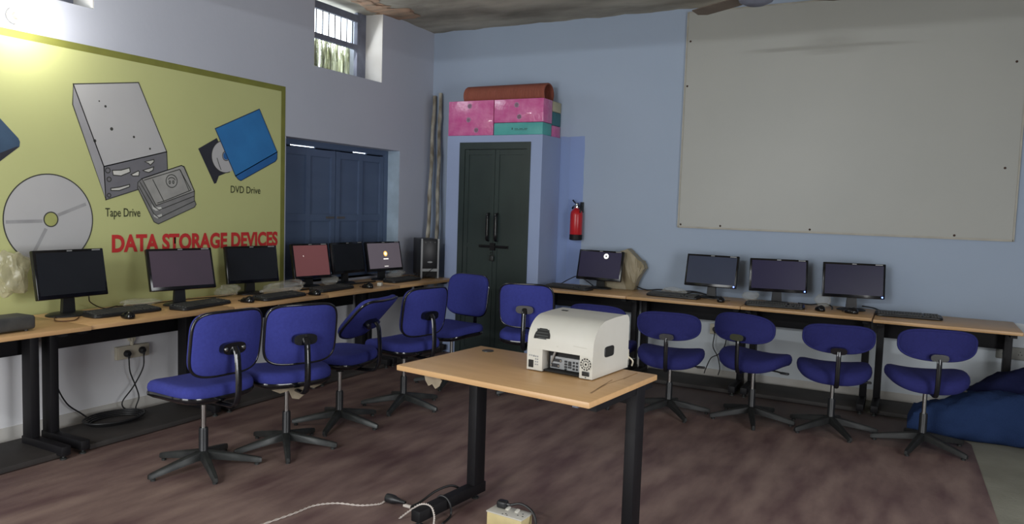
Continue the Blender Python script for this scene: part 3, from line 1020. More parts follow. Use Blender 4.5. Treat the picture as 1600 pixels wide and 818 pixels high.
b = BM(); box(.0815, .2665, .055, .195, .006, .099, b); box(.0815, .2665, .010, .055, .006, .012, b)
obj('recess', b, M_dark, cpu, smooth=0)
b = BM(); box(.096, .245, .044, .055, .016, .070, b)
io = obj('port_panel', b, M_silver, cpu, smooth=0)
b = BM()
for (x, z, w, h) in ((.130, .054, .046, .013), (.122, .030, .040, .016), (.176, .030, .012, .008), (.176, .042, .012, .008), (.176, .054, .012, .008), (.176, .020, .010, .006),
                     (.196, .050, .014, .014), (.196, .030, .016, .007), (.196, .040, .016, .006), (.216, .054, .009, .009), (.216, .040, .009, .009), (.216, .026, .009, .009), (.232, .054, .009, .009), (.232, .040, .009, .009), (.232, .026, .009, .009)):
    box(x - w / 2, x + w / 2, .040, .046, z - h / 2, z + h / 2, b)
obj('ports', b, M_plas, io, smooth=0)
b = BM()
for x in (.109, .151, .103, .141):
    add_lathe(b, [(.002, .038), (.004, .038), (.004, .045), (.002, .045)], (x, 0, .054 if x in (.109, .151) else .030), 8, 'Y')
obj('screws', b, M_chrome, io)
b = BM(); add_tube(b, [(.10, .05, .035), (.112, .035, .06), (.125, .04, .098)], .005, 8, 4)
obj('ribbon_cable', b, mat('grey ribbon cable', (150, 146, 140), .6), cpu)
# fan grille on the right foot
b = BM(); add_lathe(b, [(.002, 0), (.029, 0), (.029, .0012), (.002, .0012)], (.299, -.0012, .066), 32, 'Y')
fg = obj('fan_grille', b, M_dark, cpu, smooth=0)
b = BM()
for rr in (.028, .019, .009):
    add_tube(b, [(.299 + rr * math.cos(a), -.0018, .066 + rr * math.sin(a)) for a in [2 * PI * k / 32 for k in range(32)]], .0018, 6, closed=True, side=(0, 1, 0))
for k in range(12):
    a = PI * k / 6
    add_tube(b, [(.299 + .005 * math.cos(a), -.0018, .066 + .005 * math.sin(a)), (.299 + .028 * math.cos(a), -.0018, .066 + .028 * math.sin(a))], .0018, 6)
obj('grille_bars', b, M_white, fg)
b = BM(); add_box(b, (.299, -.0005, .025), (.036, .004, .020), None, .002); obj('rocker_switch', b, M_plas, cpu)
b = BM(); add_box(b, (.303, -.003, .026), (.020, .004, .012), Matrix.Rotation(.2, 3, 'X')); obj('switch_cap', b, M_leg, cpu)
b = BM(); add_box(b, (.022, -.0005, .031), (.026, .004, .034), None, .002); obj('power_inlet', b, M_dark, cpu)
b = BM()
for i in range(3):
    for j in range(4):
        if not (i == 0 and j < 3):
            add_lathe(b, [(.002, 0), (.0038, 0), (.0038, .001), (.002, .001)], (.046 + (i - 1) * .010, -.001, .030 + j * .012), 8, 'Y')
for j in range(3):
    add_lathe(b, [(.002, 0), (.0035, 0), (.0035, .001), (.002, .001)], (.014 + j * .011, -.001, .068), 8, 'Y')
obj('audio_jacks', b, M_silver, cpu)
b = BM(); add_lathe(b, [(.002, 0), (.003, 0), (.003, .001), (.002, .001)], (.299, -.001, .010), 8, 'Y'); obj('screw', b, M_plas, cpu)
# vent window on the curved front, upper left: rounded quarter with slats, sitting on the surface


def on_front(h):
    """y of the front skin at height h and its outward normal"""
    if h <= .135:
        return .003 * (h - .10) / .035, Vector((0, -1, .03)).normalized()
    s = min(1, (h - .135) / .110)
    a = math.asin(s)
    return .003 + .125 * (1 - math.cos(a)), Vector((0, -math.cos(a) * .110, math.sin(a) * .125)).normalized()


def skin_patch(poly, off, bm):
    """paint a thin raised outline patch on the curved front; poly in (x, height), convex, sliced in strips"""
    zs_ = [min(p[1] for p in poly) + (max(p[1] for p in poly) - min(p[1] for p in poly)) * k / 8 for k in range(9)]
    prev = None
    for z in zs_:
        xs2 = []
        for i in range(len(poly)):
            (xa, za), (xb, zb) = poly[i], poly[(i + 1) % len(poly)]
            if (za - z) * (zb - z) <= 0 and abs(za - zb) > 1e-9:
                xs2.append(xa + (xb - xa) * (z - za) / (zb - za))
        if len(xs2) < 2:
            continue
        y, nn = on_front(z)
        row = [bm.verts.new(Vector((x, y, z)) + nn * off) for x in (min(xs2), max(xs2))]
        if prev:
            bm.faces.new((prev[0], prev[1], row[1], row[0]))
        prev = row
    return bm


b = BM()
vent = [(.030, .145)] + [(.030 + .058 * (1 - math.cos(a)) * .5, .145 + .052 * math.sin(a)) for a in [PI * k / 12 for k in range(0, 7)]] + [(.059, .197), (.078, .187), (.088, .168), (.089, .147)]
vent = [(.030 + (x - .030) * 1.42, z) for x, z in vent]
skin_patch(vent, .0012, b)
vp = obj('vent_window', b, M_dark, cpu, smooth=0)
b = BM()
for z in (.158, .170, .182):
    skin_patch([(.038, z), (.105, z), (.100, z + .005), (.040, z + .005)], .0022, b)
skin_patch([(.052, .146), (.098, .146), (.090, .153), (.056, .153)], .0022, b)
obj('vent_slats', b, M_leg, vp, smooth=0)
# hand hole in the right side and a slot in the roof
b = BM(); add_prism(b, [(.150 + y, .106 + z) for y, z in selli(.082, .040, 5, 24)], CWd - .002, CWd + .0012, 'X')
hh = obj('hand_hole', b, M_dark, cpu, smooth=0)
b = BM(); add_tube(b, [(CWd + .001, .150 + y, .106 + z) for y, z in selli(.084, .042, 5, 28)], .0028, 6, closed=True, side=(1, 0, 0))
obj('rim', b, M_plas, hh)
b = BM(); add_box(b, (.062, .215, .2515), (.030, .016, .003), None, .001); obj('top_slot', b, M_dark, cpu)
b = BM(); skin_patch([(.232, .135), (.300, .132), (.300, .134), (.232, .137)], .0008, b); skin_patch([(.150, .122), (.158, .122), (.158, .125), (.150, .125)], .0008, b)
obj('faint_print', b, mat('faint grey print', (196, 192, 180), .6), cpu, smooth=0)
b = BM(); add_box(b, (CWd - .02, CDp + .012, .06), (.03, .022, .05), None, .004); add_tube(b, [(CWd - .01, CDp + .02, .05), (CWd + .01, CDp + .03, .03), (CWd + .004, CDp + .035, .006)], .004, 8, 4)
obj('side_plug', b, M_switch, cpu)

# ---------------------------------------------------------------- monitors
SCREENS = {
    'off': mat('unlit screen', (26, 28, 34), .28, c2=(30, 32, 38), spec=.4),
    'purple': mat('dim purple screen', (64, 56, 66), .3, c2=(72, 60, 72), scale=(3, 3, 3), emit=.22),
    'red': mat('dull red screen', (116, 70, 72), .3, c2=(110, 66, 68), scale=(3, 3, 3), emit=.38),
    'grey': mat('greyish login screen', (104, 96, 104), .3, c2=(98, 90, 100), scale=(3, 3, 3), emit=.4),
    'violet': mat('dim violet screen', (40, 36, 62), .3, c2=(36, 33, 58), scale=(3, 3, 3), spec=.2, emit=.25),
    'slate': mat('dim slate screen', (48, 54, 72), .3, c2=(44, 50, 66), scale=(3, 3, 3), spec=.25, emit=.25),
    'indigo': mat('dim indigo screen', (30, 28, 50), .3, c2=(36, 34, 58), spec=.2, scale=(3, 3, 3), emit=.25),
}
M_led = mat('blue light', (90, 120, 255), .4, emit=9.0)
M_glow = mat('screen glow white', (236, 232, 226), .4, emit=1.1)
M_orange = mat('screen glow orange', (250, 190, 90), .4, emit=1.2)


def monitor(label, P, yaw, tilt, w, h, scr, group, zdesk=.741, led=False, extra=None, bigbase=False, back=.06):
    yaw = R(yaw)
    n = Vector((math.cos(yaw), math.sin(yaw), 0))
    base = Vector(P) - n * back
    t = thing('computer_monitor', label, 'monitor', (base.x, base.y, zdesk), yaw, group)
    pc = P[2] - zdesk
    hs = BM()
    add_box(hs, (-.016, 0, 0), (.030, w, h), None, .005)
    add_box(hs, (-.040, 0, -.01), (.030, w * .62, h * .62), None, .012)
    H = obj('housing', hs, M_gloss, t, 40, (back, 0, pc))
    H.rotation_euler = (0, R(-tilt), 0)
    bz = .016
    b = BM(); box(.0, .0008, -w / 2 + bz, w / 2 - bz, -h / 2 + bz + .008, h / 2 - bz, b)
    s = obj('screen', b, SCREENS[scr], H, smooth=0)
    b = BM(); box(-.0005, .0012, -.016, .016, h / 2 - .012, h / 2 - .006, b); box(-.0005, .0012, w / 2 - .075, w / 2 - .022, h / 2 - .012, h / 2 - .005, b)
    obj('sticker', b, M_silver, H, smooth=0)
    if led:
        b = BM(); add_lathe(b, [(.001, 0), (.0055, 0), (.0055, .003), (.001, .004)], (0, w / 2 - .020, -h / 2 + .013), 10, 'X')
        obj('power_light', b, M_led, H)
    if extra == 'ring':
        b = BM(); add_lathe(b, [(.001, .001), (.024, .001), (.024, .0016), (.001, .0016)], (0, .055, h / 2 - .052), 24, 'X')
        obj('busy_icon', b, M_glow, H, smooth=0)
        b = BM(); add_lathe(b, [(.001, .0018), (.008, .0018), (.008, .0022), (.001, .0022)], (0, .055, h / 2 - .052), 16, 'X')
        obj('icon_centre', b, SCREENS['violet'], H, smooth=0)
    if extra == 'login':
        b = BM(); add_lathe(b, [(.001, .001), (.024, .001), (.024, .0014), (.001, .0014)], (0, .010, .022), 24, 'X')
        obj('account_icon', b, M_orange, H, smooth=0)
        b = BM(); add_lathe(b, [(.001, .0016), (.014, .0016), (.014, .002), (.001, .002)], (0, .010, .022), 24, 'X'); box(.001, .0016, -.022, .040, -.032, -.022, b); box(.001, .0016, -.020, .030, -.098, -.093, b)
        obj('login_bar', b, M_glow, H, smooth=0)
    if extra == 'cursor':
        b = BM(); add_prism(b, [(-.085, .045), (-.078, .048), (-.077, .036)], .001, .0014, 'X')
        obj('mouse_pointer', b, M_glow, H, smooth=0)
    zb = pc - h / 2
    b = BM(); add_prism(b, [(-.040, .012), (.040, .012), (.030, zb + .06), (-.030, zb + .06)], .004, .030, 'X')
    obj('neck', b, M_plas, t)
    b = BM(); rb = .125 if bigbase else .105
    add_lathe(b, [(.002, 0), (1.0 * rb, 0), (1.0 * rb, .006), (.86 * rb, .014), (.3 * rb, .019), (.002, .020)], (.02, 0, 0), 36, sx=.80, sy=1.0)
    obj('base', b, M_plas, t)
    return t


GML = 'monitors on the left desks'
GMR = 'monitors on the back wall desks'
monitor('black monitor with blank screen in front of the painted compact disc', (.206, -3.981, .991), 3, 10, .433, .285, 'off', GML, bigbase=True)
monitor('black monitor with dim purple screen covering the middle of the red lettering', (.300, -3.301, .985), -11, 15, .444, .277, 'purple', GML)
monitor('black monitor with blank screen below the word devices', (.170, -2.580, .968), -11, 10, .431, .279, 'off', GML)
monitor('squarer monitor with a dull red screen before the blue shutters', (.150, -1.930, .960), -10, 12, .37, .293, 'red', GML, extra='cursor')
monitor('black monitor with blank screen between the red and grey screens', (.193, -1.518, .972), 3, 8, .44, .272, 'off', GML)
monitor('monitor with grey login screen and bright round icon near the corner', (.215, -1.039, .966), -8, 12, .439, .274, 'grey', GML, extra='login')
monitor('monitor with violet screen and white round icon near the extinguisher', (2.039, -.242, .956), -93, 13, .44, .276, 'violet', GMR, extra='ring')
monitor('monitor with slate grey screen on the desk above the socket board', (3.052, -.247, .976), -93, 13, .443, .273, 'slate', GMR, led=True)
monitor('monitor with violet screen and blue light, second from right', (3.597, -.250, .975), -74, 7, .45, .269, 'violet', GMR, led=True)
monitor('monitor with dark indigo screen and blue light, farthest right', (4.157, -.260, .978), -76, 9, .451, .271, 'indigo', GMR, led=True)

# ---------------------------------------------------------------- keyboards and mice
DZ = .741


def make_keyboard(label, loc, rotz, group):
    t = thing('keyboard', label, 'keyboard', (loc[0], loc[1], DZ), rotz, group)   # local: long axis x, back edge +y
    b = BM()
    o = selli(.45, .155, 7, 36)
    add_rings(b, [[(x * q, y * q, z + (.010 * (y / .155 + .5) if z > .005 else 0)) for x, y in o] for q, z in ((.97, 0), (1, .004), (1, .013), (.97, .018), (.5, .019))])
    obj('case', b, M_plas, t)
    b = BM()
    for r_ in range(6):
        y = -.058 + r_ * .021 + (.008 if r_ == 5 else 0)
        zz = .018 + .010 * (y / .155 + .5)
        x = -.208
        while x < .20:
            w = .0165
            if r_ == 0 and -.13 < x < -.02:
                w = .10
            if abs(x - .095) < .012 or abs(x - .135) < .006:
                x += .012
            add_box(b, (x + w / 2, y, zz + .003), (w, .0165, .007))
            x += w + .0025
    obj('keys', b, M_keys, t, smooth=0)
    b = BM(); add_tube(b, [(0, .076, .012), (.01, .084, .006), (.05, .088, .004), (.12, .086, .004)], .0025, 6, 4)
    obj('lead', b, M_cable, t)
    return t


GK, GK2 = 'keyboards on the left desks', 'keyboards on the back wall desks'
k1 = make_keyboard('black keyboard in front of the blank monitor by the painted disc', (.345, -3.755), R(90), GK)
dup(k1, (.425, -3.255, DZ), R(100), 'black keyboard in front of the dim purple monitor', GK)
dup(k1, (.470, -2.600, DZ), R(94), 'black keyboard in front of the blank monitor below devices', GK)
dup(k1, (.400, -1.960, DZ), R(96), 'black keyboard in front of the red screen', GK)
dup(k1, (.385, -.990, DZ), R(92), 'black keyboard beside the small white object near the tower', GK)
dup(k1, (1.825, -.430, DZ), R(-7), 'black keyboard next to the cupboard on the first back desk', GK2)
dup(k1, (2.775, -.380, DZ), R(-2), 'black keyboard left of the slate grey monitor', GK2)
dup(k1, (3.610, -.450, DZ), R(6), 'black keyboard under the second monitor from right', GK2)
dup(k1, (4.545, -.300, DZ - .008), R(5), 'black keyboard on the otherwise empty rightmost desk', GK2)


def make_mouse(label, loc, rotz, group):
    t = thing('computer_mouse', label, 'mouse', (loc[0], loc[1], DZ), rotz, group)
    b = BM()
    o = selli(.062, .108, 2.5, 28)
    add_rings(b, [[(x * q, y * q, z * (1 - .25 * (y / .054))) for x, y in o] for q, z in ((.9, 0), (1, .006), (.99, .014), (.88, .026), (.66, .034), (.35, .038))])
    obj('shell', b, M_gloss, t, 60)
    b = BM(); add_lathe(b, [(.002, -.004), (.009, -.004), (.009, .004), (.002, .004)], (0, .028, .024), 14, 'X')
    obj('scroll_wheel', b, M_leg, t)
    b = BM(); add_tube(b, [(0, .05, .008), (.006, .075, .004), (.03, .10, .003), (.06, .11, .003)], .002, 6, 4)
    obj('lead', b, M_cable, t)
    return t


GM = 'computer mice on the desks'
m1 = make_mouse('black mouse in front of the keyboard by the painted disc', (.520, -3.845), R(80), GM)
dup(m1, (.490, -2.925, DZ), R(100), 'black mouse on the desk between the second and third keyboards', GM)
dup(m1, (.535, -2.310, DZ), R(95), 'black mouse at the desk edge just right of the third keyboard', GM)
dup(m1, (.520, -1.660, DZ), R(95), 'black mouse below the blank screen beside the red one', GM)
dup(m1, (3.190, -.445, DZ), R(5), 'black mouse in front of the slate grey monitor', GM)
dup(m1, (3.945, -.460, DZ), R(30), 'black mouse between the two rightmost monitors', GM)
dup(m1, (4.165, -.440, DZ), R(60), 'black mouse directly below the rightmost monitor', GM)

# small white adapter by the login monitor
b = BM(); add_box(b, (0, 0, .016), (.04, .055, .032), None, .007); add_lathe(b, [(.002, .0), (.009, .0), (.006, .03), (.002, .03)], (0, .026, .016), 10, 'Y')
o = obj('power_adapter', b, M_white, None, 40, (.505, -1.475, DZ)); o.rotation_euler = (0, 0, .4)
tag(o, 'small white adapter on the desk below the grey login screen', 'adapter')
# oblong dark device at the left photo edge
t = thing('battery_backup', 'oblong dark grey dusty device on the desk at the left photo edge', 'device', (.47, -4.585, DZ), R(4))
b = BM(); add_box(b, (0, 0, .043), (.15, .42, .074), None, .016, 3); obj('body', b, M_keys, t, 50)
b = BM()
for k in range(5):
    box(.0752, .0762, -.17 + k * .02, -.16 + k * .02, .03, .06, b)
obj('vent_slots', b, M_dark, t, smooth=0)
b = BM()
for (x, y) in ((-.05, -.17), (.05, -.17), (-.05, .17), (.05, .17)):
    add_lathe(b, [(.002, 0), (.01, 0), (.01, .008), (.002, .008)], (x, y, 0), 10)
obj('rubber_feet', b, M_plas, t)

# ---------------------------------------------------------------- tower computer in the corner
tw = thing('computer_tower', 'black computer tower with silver framed front at the end of the left desks', 'computer', (.430, -.614, DZ), R(-43))
# local: front face at x=0 facing +x
b = BM(); add_box(b, (-.19, 0, .20), (.36, .178, .36), None, .006); obj('case', b, M_plas, tw)
b = BM(); add_box(b, (-.004, 0, .235), (.016, .140, .275), None, .006); obj('front_panel', b, M_plas, tw)
b = BM()
for y in (-.081, .081):
    box(-.012, .008, y - .008, y + .008, .004, .386, b)
box(-.012, .004, -.073, .073, .07, .096, b)
obj('silver_frame', b, M_silver, tw, smooth=0)
b = BM(); box(-.012, -.002, -.073, .073, .02, .07, b); obj('lower_grille', b, M_dark, tw, smooth=0)
b = BM()
for y in (-.045, .0, .045):
    add_lathe(b, [(.001, .004), (.006, .004), (.006, .007), (.001, .007)], (0, y, .352), 10, 'X')
obj('button', b, M_leg, tw)
b = BM(); add_prism(b, selli(.05, .016, 2, 20), .004, .006, 'X'); obj('badge', b, M_silver, tw, loc=(0, 0, .16))
b = BM()
for (x, y) in ((-.03, -.07), (-.03, .07), (-.34, -.07), (-.34, .07)):
    add_lathe(b, [(.002, 0), (.012, 0), (.012, .021), (.002, .021)], (x, y, 0), 10)
obj('rubber_feet', b, M_plas, tw)
b = BM(); add_tube(b, [(.008, .03, .10), (.012, -.02, .06), (.016, -.055, .03), (.03, -.07, .004)], .003, 6, 5)
obj('lead', b, M_cable, tw)

# ---------------------------------------------------------------- sockets, plugs and cables


def socket_board(label, loc, axis, w, h, plugs, m=M_switch, conduit=None):
    """axis 'X': on the left wall facing +x, 'Y': on the back wall facing -y; local x = out of the wall, y = along"""
    t = thing('socket_board', label, 'socket', loc, 0 if axis == 'X' else R(-90), 'mains socket boards below the desks')
    b = BM(); add_box(b, (.014, 0, 0), (.028, w, h), None, .004); obj('box', b, m, t)
    b = BM(); add_box(b, (.029, 0, -.004), (.004, w * .92, h * .84), None, .0015); fp = obj('face_plate', b, m, t)
    b = BM()
    for k in range(2):
        y = (-.25 + .5 * k) * w
        for (dy, dz_) in ((0, .014), (-.010, -.006), (.010, -.006)):
            add_lathe(b, [(.001, .0312), (.0035, .0312), (.0035, .0318), (.001, .0318)], (0, y + dy, dz_), 8, 'X')
    obj('socket_holes', b, M_dark, fp, smooth=0)
    if conduit:
        b = BM(); add_tube(b, [(.012, 0, h / 2), (.012, 0, h / 2 + conduit)], .011, 10); add_lathe(b, [(.002, 0), (.024, 0), (.024, .02), (.002, .02)], (0, 0, h / 2 + conduit), 14, 'X')
        obj('conduit', b, M_switch, t)
    return t


s1 = socket_board('cream socket board with two black plugs on the wall under the left desk', (.002, -3.468, .425), 'X', .235, .085, 2, conduit=.045)
s2 = socket_board('cream socket board with black plugs under the back wall desks', (3.115, -.002, .450), 'Y', .20, .09, 2)
s3 = socket_board('dusty pale socket board low on the wall by the blue blanket', (5.24, -.002, .500), 'Y', .20, .09, 0, mat('dusty plate', (150, 150, 144), .8))


def plug(label, loc, d):
    """three-pin plug pushed into a socket: d = unit direction out of the wall"""
    t = thing('power_plug', label, 'plug', loc, math.atan2(d[1], d[0]), 'black mains plugs in the wall sockets')
    b = BM(); add_lathe(b, [(.002, 0), (.022, 0), (.024, .006), (.023, .018), (.014, .032), (.002, .034)], n=16, axis='X'); obj('body', b, M_plas, t)
    b = BM(); add_tube(b, [(.022, 0, -.008), (.026, 0, -.022), (.024, 0, -.034)], [.009, .007, .005], 8, 3); obj('strain_relief', b, M_plas, t)
    return t


plug('black plug in the left socket of the board under the left desk', (.0335, -3.520, .420), (1, 0))
plug('black plug in the right socket of the board under the left desk', (.0335, -3.412, .428), (1, 0))
plug('black plug in the left socket of the back wall board', (3.065, -.0335, .450), (0, -1))
plug('black plug in the right socket of the back wall board', (3.170, -.0335, .448), (0, -1))


def cable(label, pts, r=.0045, m=None, name='cable', group='loose cables', sm=6):
    b = BM(); add_tube(b, pts, r, 8, sm)
    return tag(obj(name, b, m or M_cable), label, 'cable', group)


cable('black cable from the left plug looping down behind the left desk', [(.058, -3.520, .388), (.062, -3.515, .30), (.060, -3.475, .20), (.065, -3.455, .12), (.075, -3.485, .058), (.12, -3.50, .046)])
cable('black cable from the right plug crossing over to the left under the desk', [(.058, -3.412, .396), (.066, -3.425, .31), (.072, -3.50, .20), (.072, -3.580, .11), (.085, -3.545, .055), (.16, -3.47, .046)])
cable('black cable hanging beside the desk leg near the cable coil', [(.082, -4.02, .66), (.06, -4.015, .50), (.045, -3.99, .32), (.05, -3.93, .18), (.07, -3.85, .10), (.09, -3.80, .05)])
b = BM()
for k in range(4):
    add_tube(b, [(.20 + (.10 + .012 * k) * math.cos(a), -3.72 + (.15 + .012 * k) * math.sin(a), .048 + .008 * k) for a in [2 * PI * j / 28 for j in range(28)]], .006, 8, closed=True)
tag(obj('cable_coil', b, M_cable), 'coil of black cable lying on the footboard under the left desk', 'cable')
cable('dark cord hanging from the left plug of the back wall board to the floor', [(3.065, -.058, .412), (3.06, -.07, .30), (3.105, -.075, .22), (3.13, -.08, .12), (3.12, -.09, .06)])
cable('dark cord hanging from the right plug of the back wall board', [(3.170, -.058, .412), (3.16, -.07, .32), (3.11, -.075, .24), (3.05, -.08, .20), (3.01, -.085, .10), (3.0, -.09, .06)])
cable('thin black cord across the desk behind the purple monitor', [(.08, -3.62, DZ + .005), (.12, -3.40, DZ + .006), (.10, -3.10, DZ + .005), (.16, -2.85, DZ + .006), (.10, -2.70, DZ + .005)], .0035)
cable('brown cord looping on the desk left of the first keyboard', [(.30, -4.00, DZ + .004), (.36, -4.05, DZ + .004), (.40, -4.10, DZ + .004), (.36, -4.16, DZ + .004), (.26, -4.12, DZ + .004), (.12, -4.02, DZ + .004)], .003, mat('brown flex', (96, 62, 40), .5))
cable('black cord rising from the purple monitor to the desk edge by the wall', [(.235, -3.90, .85), (.16, -3.84, .80), (.10, -3.72, DZ + .006), (.06, -3.60, DZ + .005)], .0035)
cable('black cable trailing along the wall from the round icon monitor', [(2.20, -.12, .86), (2.30, -.07, .79), (2.42, -.05, DZ + .006), (2.56, -.06, DZ + .02), (2.70, -.05, DZ + .012), (2.86, -.08, DZ + .03), (3.00, -.10, DZ + .01)], .005)
cable('black cable bundled behind the slate grey monitor keyboard', [(2.60, -.14, DZ + .007), (2.72, -.12, DZ + .012), (2.80, -.15, DZ + .010), (2.90, -.13, DZ + .03), (3.00, -.16, DZ + .02)], .006)
cable('black cord behind the keyboard beside the cupboard', [(1.66, -.30, DZ + .006), (1.72, -.20, .80), (1.78, -.14, .83), (1.84, -.10, .80), (1.92, -.08, DZ + .005)], .0045)
cable('black cord running from the two blue lit monitors along the desk', [(3.74, -.09, DZ + .006), (3.84, -.12, DZ + .006), (3.94, -.09, DZ + .02), (4.00, -.14, DZ + .006), (4.02, -.34, DZ + .006)], .005)
cable('black cable running from the rightmost monitor onto the empty desk', [(4.22, -.14, DZ + .03), (4.30, -.12, DZ + .02), (4.38, -.16, DZ + .004), (4.52, -.14, DZ + .004), (4.70, -.16, DZ + .004)], .005)
cable('tangle of black leads behind the red and blank screens', [(.262, -2.18, DZ + .006), (.285, -2.05, DZ + .01), (.255, -1.86, DZ + .008), (.285, -1.72, DZ + .012), (.262, -1.56, DZ + .006), (.285, -1.42, DZ + .01), (.27, -1.24, DZ + .006)], .006)

# ---------------------------------------------------------------- extension box and leads by the table
eb = thing('extension_box', 'cream wooden extension box with white switch top on the floor below the table', 'extension box', (2.995, -3.670, .003), R(-4))
b = BM(); add_box(b, (0, 0, .032), (.185, .095, .062), None, .003); obj('box', b, mat('cream wood box', (222, 204, 150), .6), eb)
b = BM(); add_box(b, (0, 0, .066), (.191, .101, .006), None, .002); obj('top_plate', b, M_white, eb)
for x in (-.02, .03):
    b = BM()
    add_box(b, (x, .02, .072), (.016, .026, .010), Matrix.Rotation(.25, 3, 'X'), .002)
    obj('switch', b, M_white, eb)
b = BM()
for (x, y) in ((.065, .012), (.052, -.012), (.078, -.012), (.0, -.03), (-.012, -.04), (.012, -.04)):
    add_lathe(b, [(.001, .0692), (.004, .0692), (.004, .0697), (.001, .0697)], (x, y, 0), 8)
obj('socket_holes', b, M_dark, eb, smooth=0)
t = thing('power_plug', 'black plug standing in the cream extension box', 'plug', (2.945, -3.645, .0725), 0, 'black mains plugs in the wall sockets')
del t['group']
b = BM(); add_box(b, (0, 0, .017), (.048, .040, .034), None, .009, 3); obj('body', b, M_plas, t, 50)
b = BM(); add_tube(b, [(.022, 0, .020), (.040, 0, .021)], [.008, .006], 8); obj('strain_relief', b, M_plas, t)
cable('black cable arching from the extension box plug to the floor', [(2.987, -3.645, .0935), (3.04, -3.635, .105), (3.10, -3.640, .080), (3.13, -3.665, .03), (3.15, -3.725, .010), (3.13, -3.84, .008)], .006)
t = thing('cable_connector', 'black round cable connector lying on the mat left of the table foot', 'connector', (2.40, -3.750, .0035), R(-2))
b = BM(); add_lathe(b, [(.002, -.045), (.021, -.043), (.023, -.03), (.022, .0), (.016, .015), (.010, .045), (.008, .07), (.002, .07)], (0, 0, .023), 14, 'X'); obj('body', b, M_plas, t)
b = BM(); add_lathe(b, [(.002, .062), (.0085, .062), (.0085, .105), (.002, .105)], (0, 0, .0095), 10, 'X'); obj('tape_wrap', b, M_wcable, t)
cable('black cable arching from the floor connector up to the table leg', [(2.50, -3.753, .012), (2.53, -3.71, .03), (2.56, -3.63, .062), (2.595, -3.55, .072), (2.625, -3.51, .050), (2.645, -3.49, .010)], .006)


def twist(label, pts):
    b = BM()
    P = catmull(pts, 16)
    for ph in (0, PI):
        Q = []
        for i, p in enumerate(P):
            a = i * .9 + ph
            Q.append(p + Vector((.0028 * math.cos(a), .0028 * math.cos(a) * .4, .0028 * math.sin(a))))
        add_tube(b, Q, .0022, 6)
    return tag(obj('twisted_wire', b, M_wcable), label, 'wire', 'white twisted wires on the floor')


twist('long white twisted wire snaking over the mat to the black connector', [(1.98, -4.55, .009), (2.05, -4.28, .009), (2.085, -4.10, .009), (2.10, -3.98, .009), (2.17, -3.90, .009), (2.28, -3.86, .009), (2.345, -3.80, .009), (2.352, -3.760, .010)])
twist('short white twisted wire between the connector and the table foot', [(2.512, -3.757, .009), (2.56, -3.745, .009), (2.60, -3.755, .009)])
cable('dark cord draped over the table foot', [(2.60, -3.74, .009), (2.625, -3.735, .04), (2.645, -3.725, .087), (2.68, -3.72, .087), (2.705, -3.722, .06), (2.715, -3.73, .010), (2.73, -3.82, .009)], .005)
twist('white twisted wire looped over the front end of the table foot', [(2.53, -3.88, .009), (2.575, -3.86, .05), (2.625, -3.845, .086), (2.675, -3.84, .086), (2.700, -3.845, .05), (2.705, -3.855, .009)])

# ---------------------------------------------------------------- plastic dust covers and bags


def cover(label, c, s, seed, m, amp=.35, fold=.15, name='plastic_cover', rot=0, sub=4):
    b = BM(); lump(b, (0, 0, 0), s, seed, amp, sub, fold)
    zmin = min(v.co.z for v in b.verts)
    for v in b.verts:
        v.co.z -= zmin
    o = obj(name, b, m, None, 30, c)
    o.rotation_euler = (0, 0, rot)
    return tag(o, label, 'plastic cover')


cover('milky plastic bag hanging on the wall side of the first left monitor', (.075, -4.235, .86), (.032, .075, .105), 4, M_polyw)
b = BM()
add_prism(b, [(2.03, .0), (2.05, .17), (2.12, .27), (2.205, .355), (2.26, .375), (2.315, .32), (2.40, .265), (2.425, .20), (2.375, .12), (2.345, .05), (2.33, .0)], -.155, -.03, 'Y')
bmesh.ops.triangulate(b, faces=b.faces)
bmesh.ops.subdivide_edges(b, edges=b.edges, cuts=3, use_grid_fill=True)
rnd = random.Random(11)
for v in b.verts:
    q = v.co
    d = .012 * math.sin(23 * q.x + 17 * q.z) + .010 * math.sin(41 * q.z - 29 * q.x)
    v.co = (q.x + rnd.uniform(-.004, .004), min(-.012, q.y + d + (.03 if q.y < -.1 else -.005) * (1 - 2.2 * q.z)), max(0.0005, q.z + (.004 * math.sin(50 * q.x) if q.z > .01 else 0)))
tag(obj('plastic_cover', b, M_polyt, None, 25, (0, 0, DZ)), 'tan plastic dust cover bunched behind the round icon monitor', 'plastic cover')
cover('crumpled clear plastic on the desk left of the purple monitor', (.15, -3.52, DZ), (.09, .10, .022), 12, M_poly)
cover('crumpled clear plastic around the foot of the monitor below devices', (.15, -2.80, DZ), (.07, .08, .040), 14, M_poly)
cover('crumpled clear plastic between the third keyboard and the red screen', (.26, -2.33, DZ), (.09, .17, .040), 15, M_poly)
cover('crumpled clear plastic right of the red screen foot', (.15, -1.725, DZ), (.06, .055, .035), 16, M_poly)
cover('crumpled clear plastic beneath the grey login screen', (.16, -.80, DZ), (.07, .08, .035), 17, M_poly)
cover('crumpled clear plastic under the slate grey monitor', (2.72, -.20, DZ), (.09, .04, .025), 18, M_poly)
cover('crumpled clear plastic behind the keyboard of the second monitor from right', (3.385, -.22, DZ), (.06, .05, .035), 19, M_poly)
cover('crumpled clear plastic left of the rightmost monitor foot', (3.945, -.22, DZ), (.05, .05, .045), 20, M_poly)

# ---------------------------------------------------------------- blanket heaps at the right


